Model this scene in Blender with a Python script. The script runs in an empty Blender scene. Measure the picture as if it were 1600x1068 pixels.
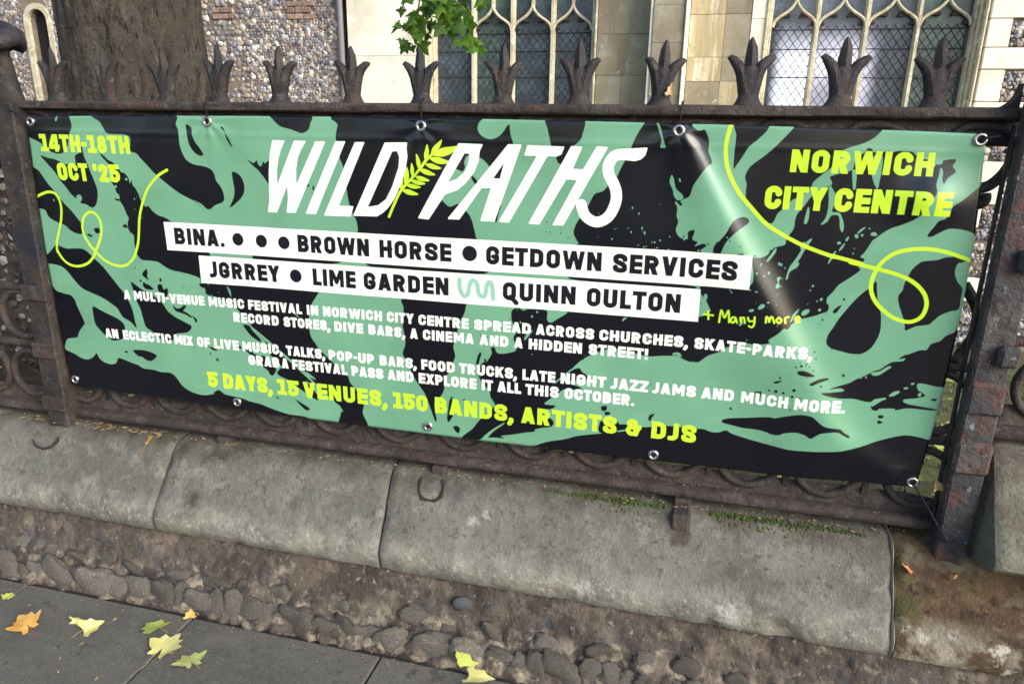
import bpy, bmesh, math, random, json
import numpy as np
from mathutils import Vector, Matrix, noise
from mathutils.geometry import tessellate_polygon
sc = bpy.context.scene
COL = sc.collection
# ---------------------------------------------------------------- camera, sky, sun, exposure
cam_d = bpy.data.cameras.new('camera'); cam = bpy.data.objects.new('camera', cam_d); COL.objects.link(cam)
cam_d.sensor_fit = 'HORIZONTAL'; cam_d.sensor_width = 36; cam_d.lens = 1132/1600*36
cam_d.clip_start = .05; cam_d.clip_end = 2000
_X = Vector((0.96843906, 0.08709615, -0.23353809)); _Y = Vector((0.24882111, -0.28285106, 0.92632788)); _Z = Vector((0.01462309, -0.95520131, -0.29559537))
R3 = Matrix(((_X.x, -_X.y, -_X.z), (_Y.x, -_Y.y, -_Y.z), (_Z.x, -_Z.y, -_Z.z)))
cam.matrix_world = Matrix.Translation((0, 0, 1.70)) @ R3.to_4x4()
sc.camera = cam
SUN_EL, SUN_AZ = 27, 122          # degrees; azimuth clockwise from +Y (the church side)
world = bpy.data.worlds.new('World'); sc.world = world; world.use_nodes = True
wn = world.node_tree.nodes; wl = world.node_tree.links; wn.clear()
wo = wn.new('ShaderNodeOutputWorld'); wb = wn.new('ShaderNodeBackground'); ws = wn.new('ShaderNodeTexSky')
ws.sky_type = 'NISHITA'; ws.sun_disc = False; ws.sun_elevation = math.radians(SUN_EL); ws.sun_rotation = math.radians(SUN_AZ)
ws.air_density = 1.0; ws.dust_density = 2.0; ws.ozone_density = 1.0
wb.inputs['Strength'].default_value = .15
wl.new(ws.outputs[0], wb.inputs[0]); wl.new(wb.outputs[0], wo.inputs[0])
sd = bpy.data.lights.new('sun', 'SUN'); so = bpy.data.objects.new('sun', sd); COL.objects.link(so)
sd.energy = 1.7; sd.angle = math.radians(42); sd.color = (1.0, .985, .96)
_a, _e = math.radians(SUN_AZ), math.radians(SUN_EL)
_dir = Vector((math.sin(_a)*math.cos(_e), math.cos(_a)*math.cos(_e), math.sin(_e)))
so.rotation_euler = _dir.to_track_quat('Z', 'Y').to_euler(); so.location = (2, -4, 9)
vs = sc.view_settings; vs.view_transform = 'Standard'; vs.look = 'None'; vs.gamma = 1; vs.use_curve_mapping = False; vs.exposure = 1.0
sc.cycles.max_bounces = 6; sc.cycles.use_denoising = True
# ---------------------------------------------------------------- helpers
rnd = random.Random(11)
WL = {}
def empty(name, loc, label, cat, group=None):
    o = bpy.data.objects.new(name, None); COL.objects.link(o); o.location = loc; WL[o] = Vector(loc)
    o['label'] = label; o['category'] = cat
    if group: o['group'] = group
    return o
def tag(o, label=None, cat=None, group=None, kind=None):
    for k, v in (('label', label), ('category', cat), ('group', group), ('kind', kind)):
        if v: o[k] = v
    return o
def link(name, me, parent=None, loc=(0, 0, 0), rot=(0, 0, 0), scale=(1, 1, 1), label=None, kind=None):
    o = bpy.data.objects.new(name, me); COL.objects.link(o); WL[o] = Vector(loc)
    o.rotation_euler = rot; o.scale = scale
    if parent is not None:
        o.parent = parent; o.location = Vector(loc) - WL[parent]
    else: o.location = loc
    if label: o['label'] = label
    if kind: o['kind'] = kind
    return o
class MB:
    def __init__(s): s.v = []; s.f = []; s.c = []
    def add(s, vs_, fs):
        n = len(s.v); s.v += [tuple(v) for v in vs_]; s.f += [tuple(i+n for i in f) for f in fs]; return s
    def box(s, x0, x1, y0, y1, z0, z1, b=0.0):
        if b <= 0:
            return s.add([(x0,y0,z0),(x1,y0,z0),(x1,y1,z0),(x0,y1,z0),(x0,y0,z1),(x1,y0,z1),(x1,y1,z1),(x0,y1,z1)],
                         [(0,3,2,1),(4,5,6,7),(0,1,5,4),(1,2,6,5),(2,3,7,6),(3,0,4,7)])
        b = min(b, (x1-x0)*.49, (y1-y0)*.49, (z1-z0)*.49)
        rings = []
        for z, i in ((z0, b), (z0+b, 0), (z1-b, 0), (z1, b)):
            rings.append([(x0+i+b*(i == 0), y0+i, z), (x1-i-b*(i == 0), y0+i, z), (x1-i, y0+i+b*(i == 0), z), (x1-i, y1-i-b*(i == 0), z),
                          (x1-i-b*(i == 0), y1-i, z), (x0+i+b*(i == 0), y1-i, z), (x0+i, y1-i-b*(i == 0), z), (x0+i, y0+i+b*(i == 0), z)])
        return s.loft(rings)
    def loft(s, rings, closed=True, caps=True):
        n = len(s.v); m = len(rings[0])
        for r in rings: s.v += [tuple(p) for p in r]
        for k in range(len(rings)-1):
            for i in range(m if closed else m-1):
                j = (i+1) % m; s.f.append((n+k*m+i, n+k*m+j, n+(k+1)*m+j, n+(k+1)*m+i))
        if caps and closed:
            s.f.append(tuple(n+i for i in reversed(range(m)))); s.f.append(tuple(n+(len(rings)-1)*m+i for i in range(m)))
        return s
    def tube(s, path, r, seg=8, closed=False, flat=1.0, flatdir=None):
        # flat squashes the section along flatdir
        P = [Vector(p) for p in path]; n = len(P); rings = []; ref = Vector((0, 1, 0)) if flatdir is None else Vector(flatdir)
        for i, p in enumerate(P):
            if closed: t = P[(i+1) % n]-P[i-1]
            else: t = P[min(i+1, n-1)]-P[max(i-1, 0)]
            t.normalize()
            u = ref - t*ref.dot(t)
            if u.length < 1e-4: u = Vector((1, 0, 0)) - t*t.x
            u.normalize(); w = t.cross(u); rr = r[i] if isinstance(r, (list, tuple)) else r
            rings.append([p + u*(math.cos(a)*rr*flat) + w*(math.sin(a)*rr) for a in [2*math.pi*k/seg for k in range(seg)]])
        if closed:
            m = seg; base = len(s.v)
            for q in rings: s.v += [tuple(p) for p in q]
            for k in range(n):
                for i in range(m):
                    j = (i+1) % m; k2 = (k+1) % n; s.f.append((base+k*m+i, base+k*m+j, base+k2*m+j, base+k2*m+i))
            return s
        return s.loft(rings)
    def lathe(s, cx, cy, prof, seg=20):
        return s.loft([[(cx+r*math.cos(2*math.pi*k/seg), cy+r*math.sin(2*math.pi*k/seg), z) for k in range(seg)] for r, z in prof])
    def prism(s, outer, y0, y1, holes=()):    # polygon in XZ extruded along Y
        loops = [outer]+list(holes); pts = [p for l in loops for p in l]
        tris = tessellate_polygon([[Vector((p[0], p[1], 0)) for p in l] for l in loops]); n = len(s.v); m = len(pts)
        s.v += [(p[0], y0, p[1]) for p in pts] + [(p[0], y1, p[1]) for p in pts]
        for t in tris: s.f.append(tuple(n+i for i in t)); s.f.append(tuple(n+m+i for i in reversed(t)))
        o = 0
        for l in loops:
            k = len(l)
            for i in range(k):
                j = (i+1) % k; s.f.append((n+o+i, n+o+j, n+m+o+j, n+m+o+i))
            o += k
        return s
    def mesh(s, name, mat, smooth=False, cols=None):
        me = bpy.data.meshes.new(name); me.from_pydata(s.v, [], s.f); me.materials.append(mat)
        bm = bmesh.new(); bm.from_mesh(me); bmesh.ops.recalc_face_normals(bm, faces=bm.faces); bm.to_mesh(me); bm.free()
        if smooth: me.polygons.foreach_set('use_smooth', [True]*len(me.polygons))
        if cols is not None:
            at = me.color_attributes.new('tone', 'FLOAT_COLOR', 'POINT'); at.data.foreach_set('color', np.array(cols, np.float32).ravel())
        me.update(); return me
    def build(s, name, mat, parent=None, smooth=False, label=None, kind=None, cols=None, angle=None):
        me = s.mesh(name, mat, smooth, cols)
        if angle: me.set_sharp_from_angle(angle=math.radians(angle))
        return link(name, me, parent, label=label, kind=kind)
def rough_up(me, amp, sc_, seed=0, amp2=0, sc2=40):
    n = len(me.vertices); co = np.empty(n*3); me.vertices.foreach_get('co', co); co = co.reshape(-1, 3)
    for i in range(n):
        p = Vector(co[i])*sc_ + Vector((seed, seed*.37, 0)); d = noise.noise_vector(p)*amp
        if amp2: d += noise.noise_vector(Vector(co[i])*sc2)*amp2
        co[i] += d
    me.vertices.foreach_set('co', co.ravel()); me.update()
def material(name, base, layers=(), rough=.85, rvar=0, bump=.3, bscale=60, bump2=0, bscale2=8, attr=None, objvar=0, spec=.4, metallic=0, coord='Object', bdist=.004, bands=(), spots=()):
    """base colour overlaid with noise layers (scale, colour, lo, hi, detail[, stretch])"""
    m = bpy.data.materials.new(name); m.use_nodes = True; nt = m.node_tree; N = nt.nodes; L = nt.links
    b = N['Principled BSDF']; tc = N.new('ShaderNodeTexCoord'); co = tc.outputs[coord]
    if coord == 'Object' :
        oi = N.new('ShaderNodeObjectInfo'); ad = N.new('ShaderNodeVectorMath'); ad.operation = 'ADD'
        mu = N.new('ShaderNodeVectorMath'); mu.operation = 'SCALE'; mu.inputs[0].default_value = (7.1, 3.7, 5.3); L.new(oi.outputs['Random'], mu.inputs['Scale'])
        L.new(tc.outputs['Object'], ad.inputs[0]); L.new(mu.outputs[0], ad.inputs[1]); co = ad.outputs[0]
    if attr:
        at = N.new('ShaderNodeAttribute'); at.attribute_name = attr; cur = at.outputs['Color']
    else:
        rg = N.new('ShaderNodeRGB'); rg.outputs[0].default_value = (*base, 1); cur = rg.outputs[0]
    for lay in layers:
        s_, c_, lo, hi, det = lay[:5]; st = lay[5] if len(lay) > 5 else (1, 1, 1)
        mp = N.new('ShaderNodeMapping'); mp.inputs['Scale'].default_value = st; mp.inputs['Location'].default_value = (s_*.31, s_*.17, s_*.23)
        L.new(co, mp.inputs[0])
        nz = N.new('ShaderNodeTexNoise'); nz.inputs['Scale'].default_value = s_; nz.inputs['Detail'].default_value = det; nz.inputs['Roughness'].default_value = .62
        L.new(mp.outputs[0], nz.inputs['Vector'])
        rp = N.new('ShaderNodeMapRange'); rp.inputs['From Min'].default_value = lo; rp.inputs['From Max'].default_value = hi; L.new(nz.outputs['Fac'], rp.inputs['Value'])
        mx = N.new('ShaderNodeMix'); mx.data_type = 'RGBA'; L.new(rp.outputs[0], mx.inputs['Factor']); L.new(cur, mx.inputs['A']); mx.inputs['B'].default_value = (*c_, 1); cur = mx.outputs['Result']
    if bands or spots:
        ge = N.new('ShaderNodeNewGeometry'); sxyz = N.new('ShaderNodeSeparateXYZ'); L.new(ge.outputs['Position'], sxyz.inputs[0])
        def mrg(sock, a, b_, c, d):
            q = N.new('ShaderNodeMapRange'); q.inputs['From Min'].default_value = a; q.inputs['From Max'].default_value = b_; q.inputs['To Min'].default_value = c; q.inputs['To Max'].default_value = d; L.new(sock, q.inputs['Value']); return q.outputs[0]
        def mth(op, a, b_):
            q = N.new('ShaderNodeMath'); q.operation = op
            for i_, v_ in ((0, a), (1, b_)):
                if isinstance(v_, float): q.inputs[i_].default_value = v_
                else: L.new(v_, q.inputs[i_])
            return q.outputs[0]
        def over(f_, c_):
            q = N.new('ShaderNodeMix'); q.data_type = 'RGBA'; L.new(f_, q.inputs['Factor']); L.new(cur, q.inputs['A']); q.inputs['B'].default_value = (*c_, 1); return q.outputs['Result']
        def nzs(s_):
            q = N.new('ShaderNodeTexNoise'); q.inputs['Scale'].default_value = s_; q.inputs['Detail'].default_value = 7; q.inputs['Roughness'].default_value = .65; L.new(ge.outputs['Position'], q.inputs['Vector']); return q.outputs['Fac']
        for z0_, z1_, fade, c_, ns, lo, hi, amt in bands:     # worn or dirty courses: z range broken by noise
            f_ = mth('MULTIPLY', mrg(sxyz.outputs['Z'], z0_-fade, z0_+fade, 0, 1), mrg(sxyz.outputs['Z'], z1_-fade, z1_+fade, 1, 0))
            f_ = mth('MULTIPLY', mth('MULTIPLY', f_, mrg(nzs(ns), lo, hi, 0, 1)), float(amt)); cur = over(f_, c_)
        for x_, y_, z_, r_, c_, ns in spots:                   # single stains
            d_ = N.new('ShaderNodeVectorMath'); d_.operation = 'DISTANCE'; L.new(ge.outputs['Position'], d_.inputs[0]); d_.inputs[1].default_value = (x_, y_, z_)
            f_ = mth('ADD', mrg(d_.outputs['Value'], 0, r_, 1, 0), mrg(nzs(ns), .25, .75, -.55, .45)); f_ = mrg(f_, .25, .75, 0, .85); cur = over(f_, c_)
    if objvar:
        oi2 = N.new('ShaderNodeObjectInfo'); mr = N.new('ShaderNodeMapRange'); mr.inputs['To Min'].default_value = 1-objvar; mr.inputs['To Max'].default_value = 1+objvar
        L.new(oi2.outputs['Random'], mr.inputs['Value']); vm = N.new('ShaderNodeVectorMath'); vm.operation = 'SCALE'; L.new(cur, vm.inputs[0]); L.new(mr.outputs[0], vm.inputs['Scale']); cur = vm.outputs[0]
    L.new(cur, b.inputs['Base Color']); b.inputs['Roughness'].default_value = rough; b.inputs['Specular IOR Level'].default_value = spec; b.inputs['Metallic'].default_value = metallic
    if rvar:
        nr = N.new('ShaderNodeTexNoise'); nr.inputs['Scale'].default_value = bscale*.3; L.new(co, nr.inputs['Vector'])
        rr = N.new('ShaderNodeMapRange'); rr.inputs['To Min'].default_value = rough-rvar; rr.inputs['To Max'].default_value = rough+rvar; L.new(nr.outputs['Fac'], rr.inputs['Value']); L.new(rr.outputs[0], b.inputs['Roughness'])
    nrm = None
    for st_, sc_ in ((bump2, bscale2), (bump, bscale)):
        if st_:
            nb = N.new('ShaderNodeTexNoise'); nb.inputs['Scale'].default_value = sc_; nb.inputs['Detail'].default_value = 6; nb.inputs['Roughness'].default_value = .65; L.new(co, nb.inputs['Vector'])
            bp = N.new('ShaderNodeBump'); bp.inputs['Strength'].default_value = st_; bp.inputs['Distance'].default_value = bdist if sc_ > 20 else bdist*5; L.new(nb.outputs['Fac'], bp.inputs['Height'])
            if nrm: L.new(nrm, bp.inputs['Normal'])
            nrm = bp.outputs[0]
    if nrm: L.new(nrm, b.inputs['Normal'])
    return m
M = {}
M['iron'] = material('cast_iron', (.017, .014, .014), [(9, (.043, .034, .029), .42, .62, 6), (30, (.078, .066, .057), .56, .72, 7), (14, (.042, .022, .018), .56, .66, 6), (3, (.012, .013, .020), .50, .66, 3), (75, (.19, .175, .16), .68, .76, 3)], rough=.66, rvar=.16, bump=1.0, bscale=110, bump2=.7, bscale2=22, spec=.4)
M['iron_rusty'] = material('rusty_iron', (.036, .027, .025), [(8, (.066, .050, .042), .42, .60, 7), (24, (.030, .022, .022), .50, .66, 7), (60, (.16, .13, .11), .62, .74, 4), (6, (.070, .034, .025), .60, .70, 6), (13, (.060, .062, .050), .60, .70, 6), (90, (.30, .27, .22), .72, .78, 2)], rough=.8, rvar=.12, bump=1.0, bscale=110, bump2=.8, bscale2=20)
M['iron_post'] = material('weathered_post_iron', (.040, .040, .043), [(7, (.072, .060, .056), .46, .58, 7), (22, (.020, .018, .022), .52, .64, 7), (10, (.080, .038, .032), .52, .62, 7), (38, (.20, .21, .22), .62, .72, 5), (16, (.15, .15, .15), .64, .72, 6)], rough=.7, rvar=.15, bump=1.0, bscale=90, bump2=.9, bscale2=18)
M['coping'] = material('weathered_coping_stone', (.162, .154, .134), [(2.6, (.112, .104, .086), .42, .60, 6), (6, (.116, .117, .092), .50, .66, 7), (15, (.205, .196, .172), .52, .68, 8), (40, (.085, .076, .062), .54, .68, 7), (110, (.26, .25, .22), .64, .74, 4), (150, (.07, .06, .05), .62, .70, 3), (3.3, (.075, .058, .044), .64, .72, 8)], rough=.9, bump=1.0, bscale=130, bump2=.7, bscale2=18,
    bands=[(.23, .33, .022, (.27, .26, .205), 9, .40, .66, .8), (.245, .31, .015, (.36, .345, .29), 45, .54, .66, .8), (.475, .54, .02, (.060, .048, .034), 8, .36, .60, .85)],
    spots=[(-1.70, 2.005, .345, .060, (.050, .036, .026), 30), (-2.24, 1.975, .29, .035, (.06, .045, .033), 30), (-1.66, 2.105, .485, .075, (.045, .034, .026), 22), (-.70, 2.09, .475, .05, (.07, .068, .07), 30), (-.64, 2.04, .41, .035, (.34, .33, .29), 60), (-.60, 2.055, .43, .03, (.34, .33, .29), 60), (-1.3, 2.03, .38, .04, (.09, .08, .06), 30), (.03, 2.08, .45, .06, (.05, .036, .026), 26), (-1.80, 2.11, .49, .06, (.05, .04, .03), 24), (.2, 1.955, .27, .07, (.40, .39, .35), 40), (.35, 1.96, .28, .05, (.075, .07, .045), 26), (-.25, 1.955, .28, .06, (.38, .37, .31), 40)])
M['coping_edge'] = material('worn_pale_stone', (.33, .31, .24), [(12, (.20, .185, .14), .45, .65, 7), (50, (.44, .42, .34), .6, .74, 4)], bump=.8, bscale=80)
M['dirty'] = material('soil_stained_stone', (.075, .046, .024), [(2.4, (.046, .030, .017), .44, .60, 7), (5, (.070, .066, .022), .52, .66, 7), (22, (.115, .072, .036), .52, .68, 6), (60, (.15, .10, .055), .58, .70, 5), (35, (.028, .018, .012), .56, .66, 6)], rough=.95, bump=1.0, bscale=70, bump2=.9, bscale2=14,
    bands=[(.20, .325, .03, (.30, .27, .205), 7, .42, .56, .95), (.22, .33, .02, (.42, .39, .32), 22, .56, .64, .9), (.40, .56, .03, (.12, .105, .07), 9, .54, .62, .9)])
M['block'] = material('grey_green_stone', (.165, .158, .118), [(4, (.125, .122, .080), .45, .60, 7), (18, (.215, .20, .165), .54, .68, 8), (50, (.095, .088, .066), .54, .68, 6), (120, (.27, .26, .22), .64, .74, 3), (2.5, (.085, .068, .045), .60, .70, 7)], bump=1, bscale=110, bump2=.7, bscale2=14, spots=[(.90, 2.14, .80, .14, (.075, .055, .045), 18)])
M['mortar'] = material('footing_mortar', (.098, .077, .060), [(5, (.054, .043, .036), .44, .58, 7), (12, (.150, .122, .094), .52, .66, 8), (7, (.048, .052, .064), .60, .68, 6), (30, (.045, .034, .030), .54, .66, 6), (50, (.24, .20, .155), .60, .70, 5), (9, (.26, .22, .16), .64, .72, 8), (120, (.30, .27, .23), .70, .76, 3), (10, (.085, .088, .05), .64, .72, 6)], rough=.95, bump=1.0, bscale=90, bump2=1.0, bscale2=18, bands=[(-.05, .095, .02, (.31, .26, .185), 16, .50, .60, .85), (.03, .15, .03, (.075, .078, .085), 8, .56, .66, .7)])
M['rubble'] = material('rubble_flint', (.140, .120, .100), [(9, (.092, .084, .078), .42, .58, 7), (22, (.215, .185, .145), .48, .62, 7), (6, (.090, .096, .105), .58, .64, 5), (60, (.060, .050, .044), .56, .68, 6), (11, (.38, .34, .26), .57, .64, 8), (30, (.30, .26, .20), .60, .68, 7)], rough=.85, bump=1.0, bscale=80, bump2=1.0, bscale2=22, objvar=.3)
M['slab'] = material('worn_paving', (.125, .115, .098), [(3, (.092, .088, .078), .42, .62, 6), (9, (.118, .118, .090), .50, .66, 7), (28, (.140, .128, .102), .54, .68, 6), (130, (.17, .155, .13), .58, .70, 3), (230, (.030, .028, .026), .56, .68, 2), (6, (.125, .115, .092), .60, .70, 8), (17, (.055, .050, .043), .64, .70, 6), (7, (.07, .064, .055), .64, .67, 8)], rough=.92, bump=1.0, bscale=210, bump2=.35, bscale2=30, objvar=.06)
M['joint'] = material('joint_dirt', (.022, .018, .014), [(40, (.05, .04, .03), .5, .7, 5)], bump=1, bscale=60)
M['road'] = material('road_asphalt', (.05, .05, .05), [(60, (.09, .09, .085), .5, .7, 4)], bump=.6, bscale=90)
M['earth'] = material('churchyard_grass_ground', (.075, .085, .028), [(1.3, (.10, .075, .040), .46, .60, 6), (7, (.13, .16, .045), .48, .66, 7), (30, (.045, .040, .020), .54, .70, 5), (18, (.32, .27, .06), .68, .76, 5)], rough=.95, bump=1, bscale=50, bump2=.8, bscale2=9)
M['bark'] = material('tree_bark', (.062, .050, .040), [(3, (.080, .070, .052), .44, .60, 6), (16, (.030, .021, .016), .52, .62, 8, (1, 1, .30)), (24, (.115, .095, .078), .54, .68, 7, (1, 1, .4)), (55, (.014, .009, .007), .57, .64, 6, (1, 1, .3)), (2, (.062, .068, .020), .60, .70, 6)], rough=.95, bump=1.0, bscale=70, bump2=1.0, bscale2=20, bdist=.010)
M['render'] = material('cream_limestone', (.80, .77, .65), [(1.6, (.66, .62, .49), .46, .64, 6), (2.6, (.56, .52, .42), .56, .70, 8, (1.5, 1, .35)), (7, (.86, .84, .74), .50, .70, 7), (4, (.52, .46, .33), .64, .74, 8), (30, (.60, .55, .43), .62, .72, 6)], rough=.9, bump=.5, bscale=50, objvar=.04)
M['ashlar'] = material('stained_limestone', (.300, .270, .195), [(1.5, (.225, .195, .135), .42, .60, 6), (5, (.36, .33, .25), .54, .68, 8), (3, (.175, .145, .10), .58, .70, 7, (1.6, 1, .3)), (9, (.50, .46, .36), .66, .70, 5), (50, (.19, .165, .12), .56, .70, 5)], rough=.92, bump=.6, bscale=40, objvar=.05)
M['ashlar_warm'] = material('ochre_limestone', (.470, .400, .255), [(2.2, (.34, .28, .165), .42, .58, 7, (2, 1, .22)), (3.6, (.66, .61, .47), .54, .64, 6, (2.4, 1, .15)), (9, (.36, .33, .20), .55, .70, 7), (40, (.28, .24, .15), .58, .70, 6)], rough=.92, bump=.5, bscale=40, objvar=.05)
M['tracery'] = material('tracery_stone', (.56, .51, .37), [(4, (.42, .37, .25), .45, .62, 7), (14, (.74, .70, .56), .52, .66, 7), (40, (.22, .19, .12), .60, .70, 6)], rough=.9, bump=.6, bscale=60)
M['cusp_dark'] = material('dark_cusp_stone', (.030, .024, .020), [(10, (.07, .055, .040), .5, .7, 5)], rough=.95, bump=.6, bscale=50)  # cusps: dirt and soffit shade both put into the stone colour
M['flintmortar'] = material('flint_wall_mortar', (.22, .18, .135), [(3, (.155, .12, .095), .45, .62, 7), (20, (.36, .31, .23), .54, .70, 6)], rough=.95, bump=1, bscale=40)
M['flint'] = material('knapped_flint', (.2, .2, .2), [(30, (.50, .48, .43), .58, .70, 6), (44, (.06, .055, .055), .58, .68, 6)], attr='tone', rough=.55, bump=.5, bscale=60, spec=.5)
M['brick'] = material('old_red_brick', (.24, .155, .12), [(12, (.34, .26, .20), .48, .66, 6), (40, (.15, .10, .075), .54, .7, 5)], rough=.92, bump=.9, bscale=50, objvar=.2)
M['pipe'] = material('lead_grey_pipe', (.17, .16, .18), [(6, (.10, .09, .10), .5, .7, 5)], rough=.55, bump=.2)
M['dark'] = material('unlit_interior', (.012, .010, .012), [(5, (.02, .016, .016), .5, .7, 3)], rough=.95)
M['moss'] = material('moss', (.048, .070, .014), [(40, (.10, .15, .03), .5, .7, 5), (15, (.040, .036, .014), .52, .68, 5)], rough=.95, bump=1, bscale=150)
M['steel'] = material('nickel_grommet', (.62, .60, .56), [(30, (.40, .36, .32), .55, .7, 4)], rough=.28, metallic=1.0, bump=.1)
M['tie'] = material('black_nylon', (.006, .006, .007), [(50, (.012, .012, .012), .5, .7, 2)], rough=.8, bump=.1)
M['lead'] = material('lead_came', (.030, .030, .045), [(30, (.06, .06, .08), .5, .7, 3)], rough=.6, bump=.2)
M['blue'] = material('blue_black_flint', (.055, .062, .070), [(20, (.10, .10, .10), .5, .66, 6), (60, (.03, .033, .04), .55, .7, 4)], rough=.6, bump=.6)
M['soil'] = material('dark_garden_soil', (.045, .032, .022), [(8, (.075, .056, .038), .45, .62, 7), (40, (.025, .018, .012), .52, .66, 6), (22, (.16, .13, .05), .64, .72, 5)], rough=.97, bump=1, bscale=60, bump2=1, bscale2=12)
M['soilwall'] = material('grimy_flint_wall_mortar', (.060, .046, .036), [(7, (.095, .075, .058), .44, .60, 7), (22, (.030, .024, .020), .52, .64, 7), (14, (.24, .22, .20), .66, .70, 4)], rough=.95, bump=1, bscale=40, bump2=1, bscale2=14)
def leafmat(name, c1, c2, c3, tr=.35):
    m = material(name, c1, [(22, c2, .42, .66, 5), (60, c3, .62, .74, 4)], rough=.55, bump=.4, bscale=90, objvar=.12)
    b = m.node_tree.nodes['Principled BSDF']; N = m.node_tree.nodes; L = m.node_tree.links
    t = N.new('ShaderNodeBsdfTranslucent'); mx = N.new('ShaderNodeMixShader'); mx.inputs[0].default_value = tr
    L.new(b.inputs['Base Color'].links[0].from_socket, t.inputs['Color']); L.new(b.outputs[0], mx.inputs[1]); L.new(t.outputs[0], mx.inputs[2]); L.new(mx.outputs[0], N['Material Output'].inputs[0]); return m
M['leaf_green'] = leafmat('fresh_green_leaf', (.090, .210, .018), (.16, .30, .03), (.06, .13, .012), .5)
M['leaf_dark'] = leafmat('dark_green_leaf', (.040, .105, .012), (.07, .15, .02), (.03, .07, .01), .4)  # darker green tone, mixed at random among the spray's leaves
M['leaf_yellow'] = leafmat('pale_yellow_leaf', (.68, .62, .20), (.76, .70, .34), (.44, .36, .08), .1)
M['leaf_lime'] = leafmat('lime_leaf', (.50, .52, .12), (.40, .50, .10), (.62, .60, .26), .1)
M['leaf_pale'] = leafmat('pale_green_leaf', (.46, .50, .15), (.54, .56, .22), (.32, .38, .08), .1)
M['leaf_orange'] = leafmat('orange_leaf', (.55, .27, .06), (.62, .42, .12), (.28, .11, .03), .1)
M['leaf_brown'] = leafmat('brown_leaf', (.40, .26, .11), (.52, .38, .18), (.22, .12, .05), .1)
M['leaf_red'] = leafmat('red_leaf', (.35, .07, .045), (.60, .40, .15), (.20, .04, .03), .1)
M['stalk'] = material('leaf_stalk', (.30, .20, .08), [(30, (.42, .34, .14), .5, .7, 3)], rough=.7)
M['redstalk'] = material('red_leaf_stalk', (.30, .05, .04), [(30, (.2, .04, .03), .5, .7, 3)], rough=.7)
M['twig'] = material('dark_twig', (.020, .014, .010), [(30, (.05, .035, .02), .5, .7, 3)], rough=.9)
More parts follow.
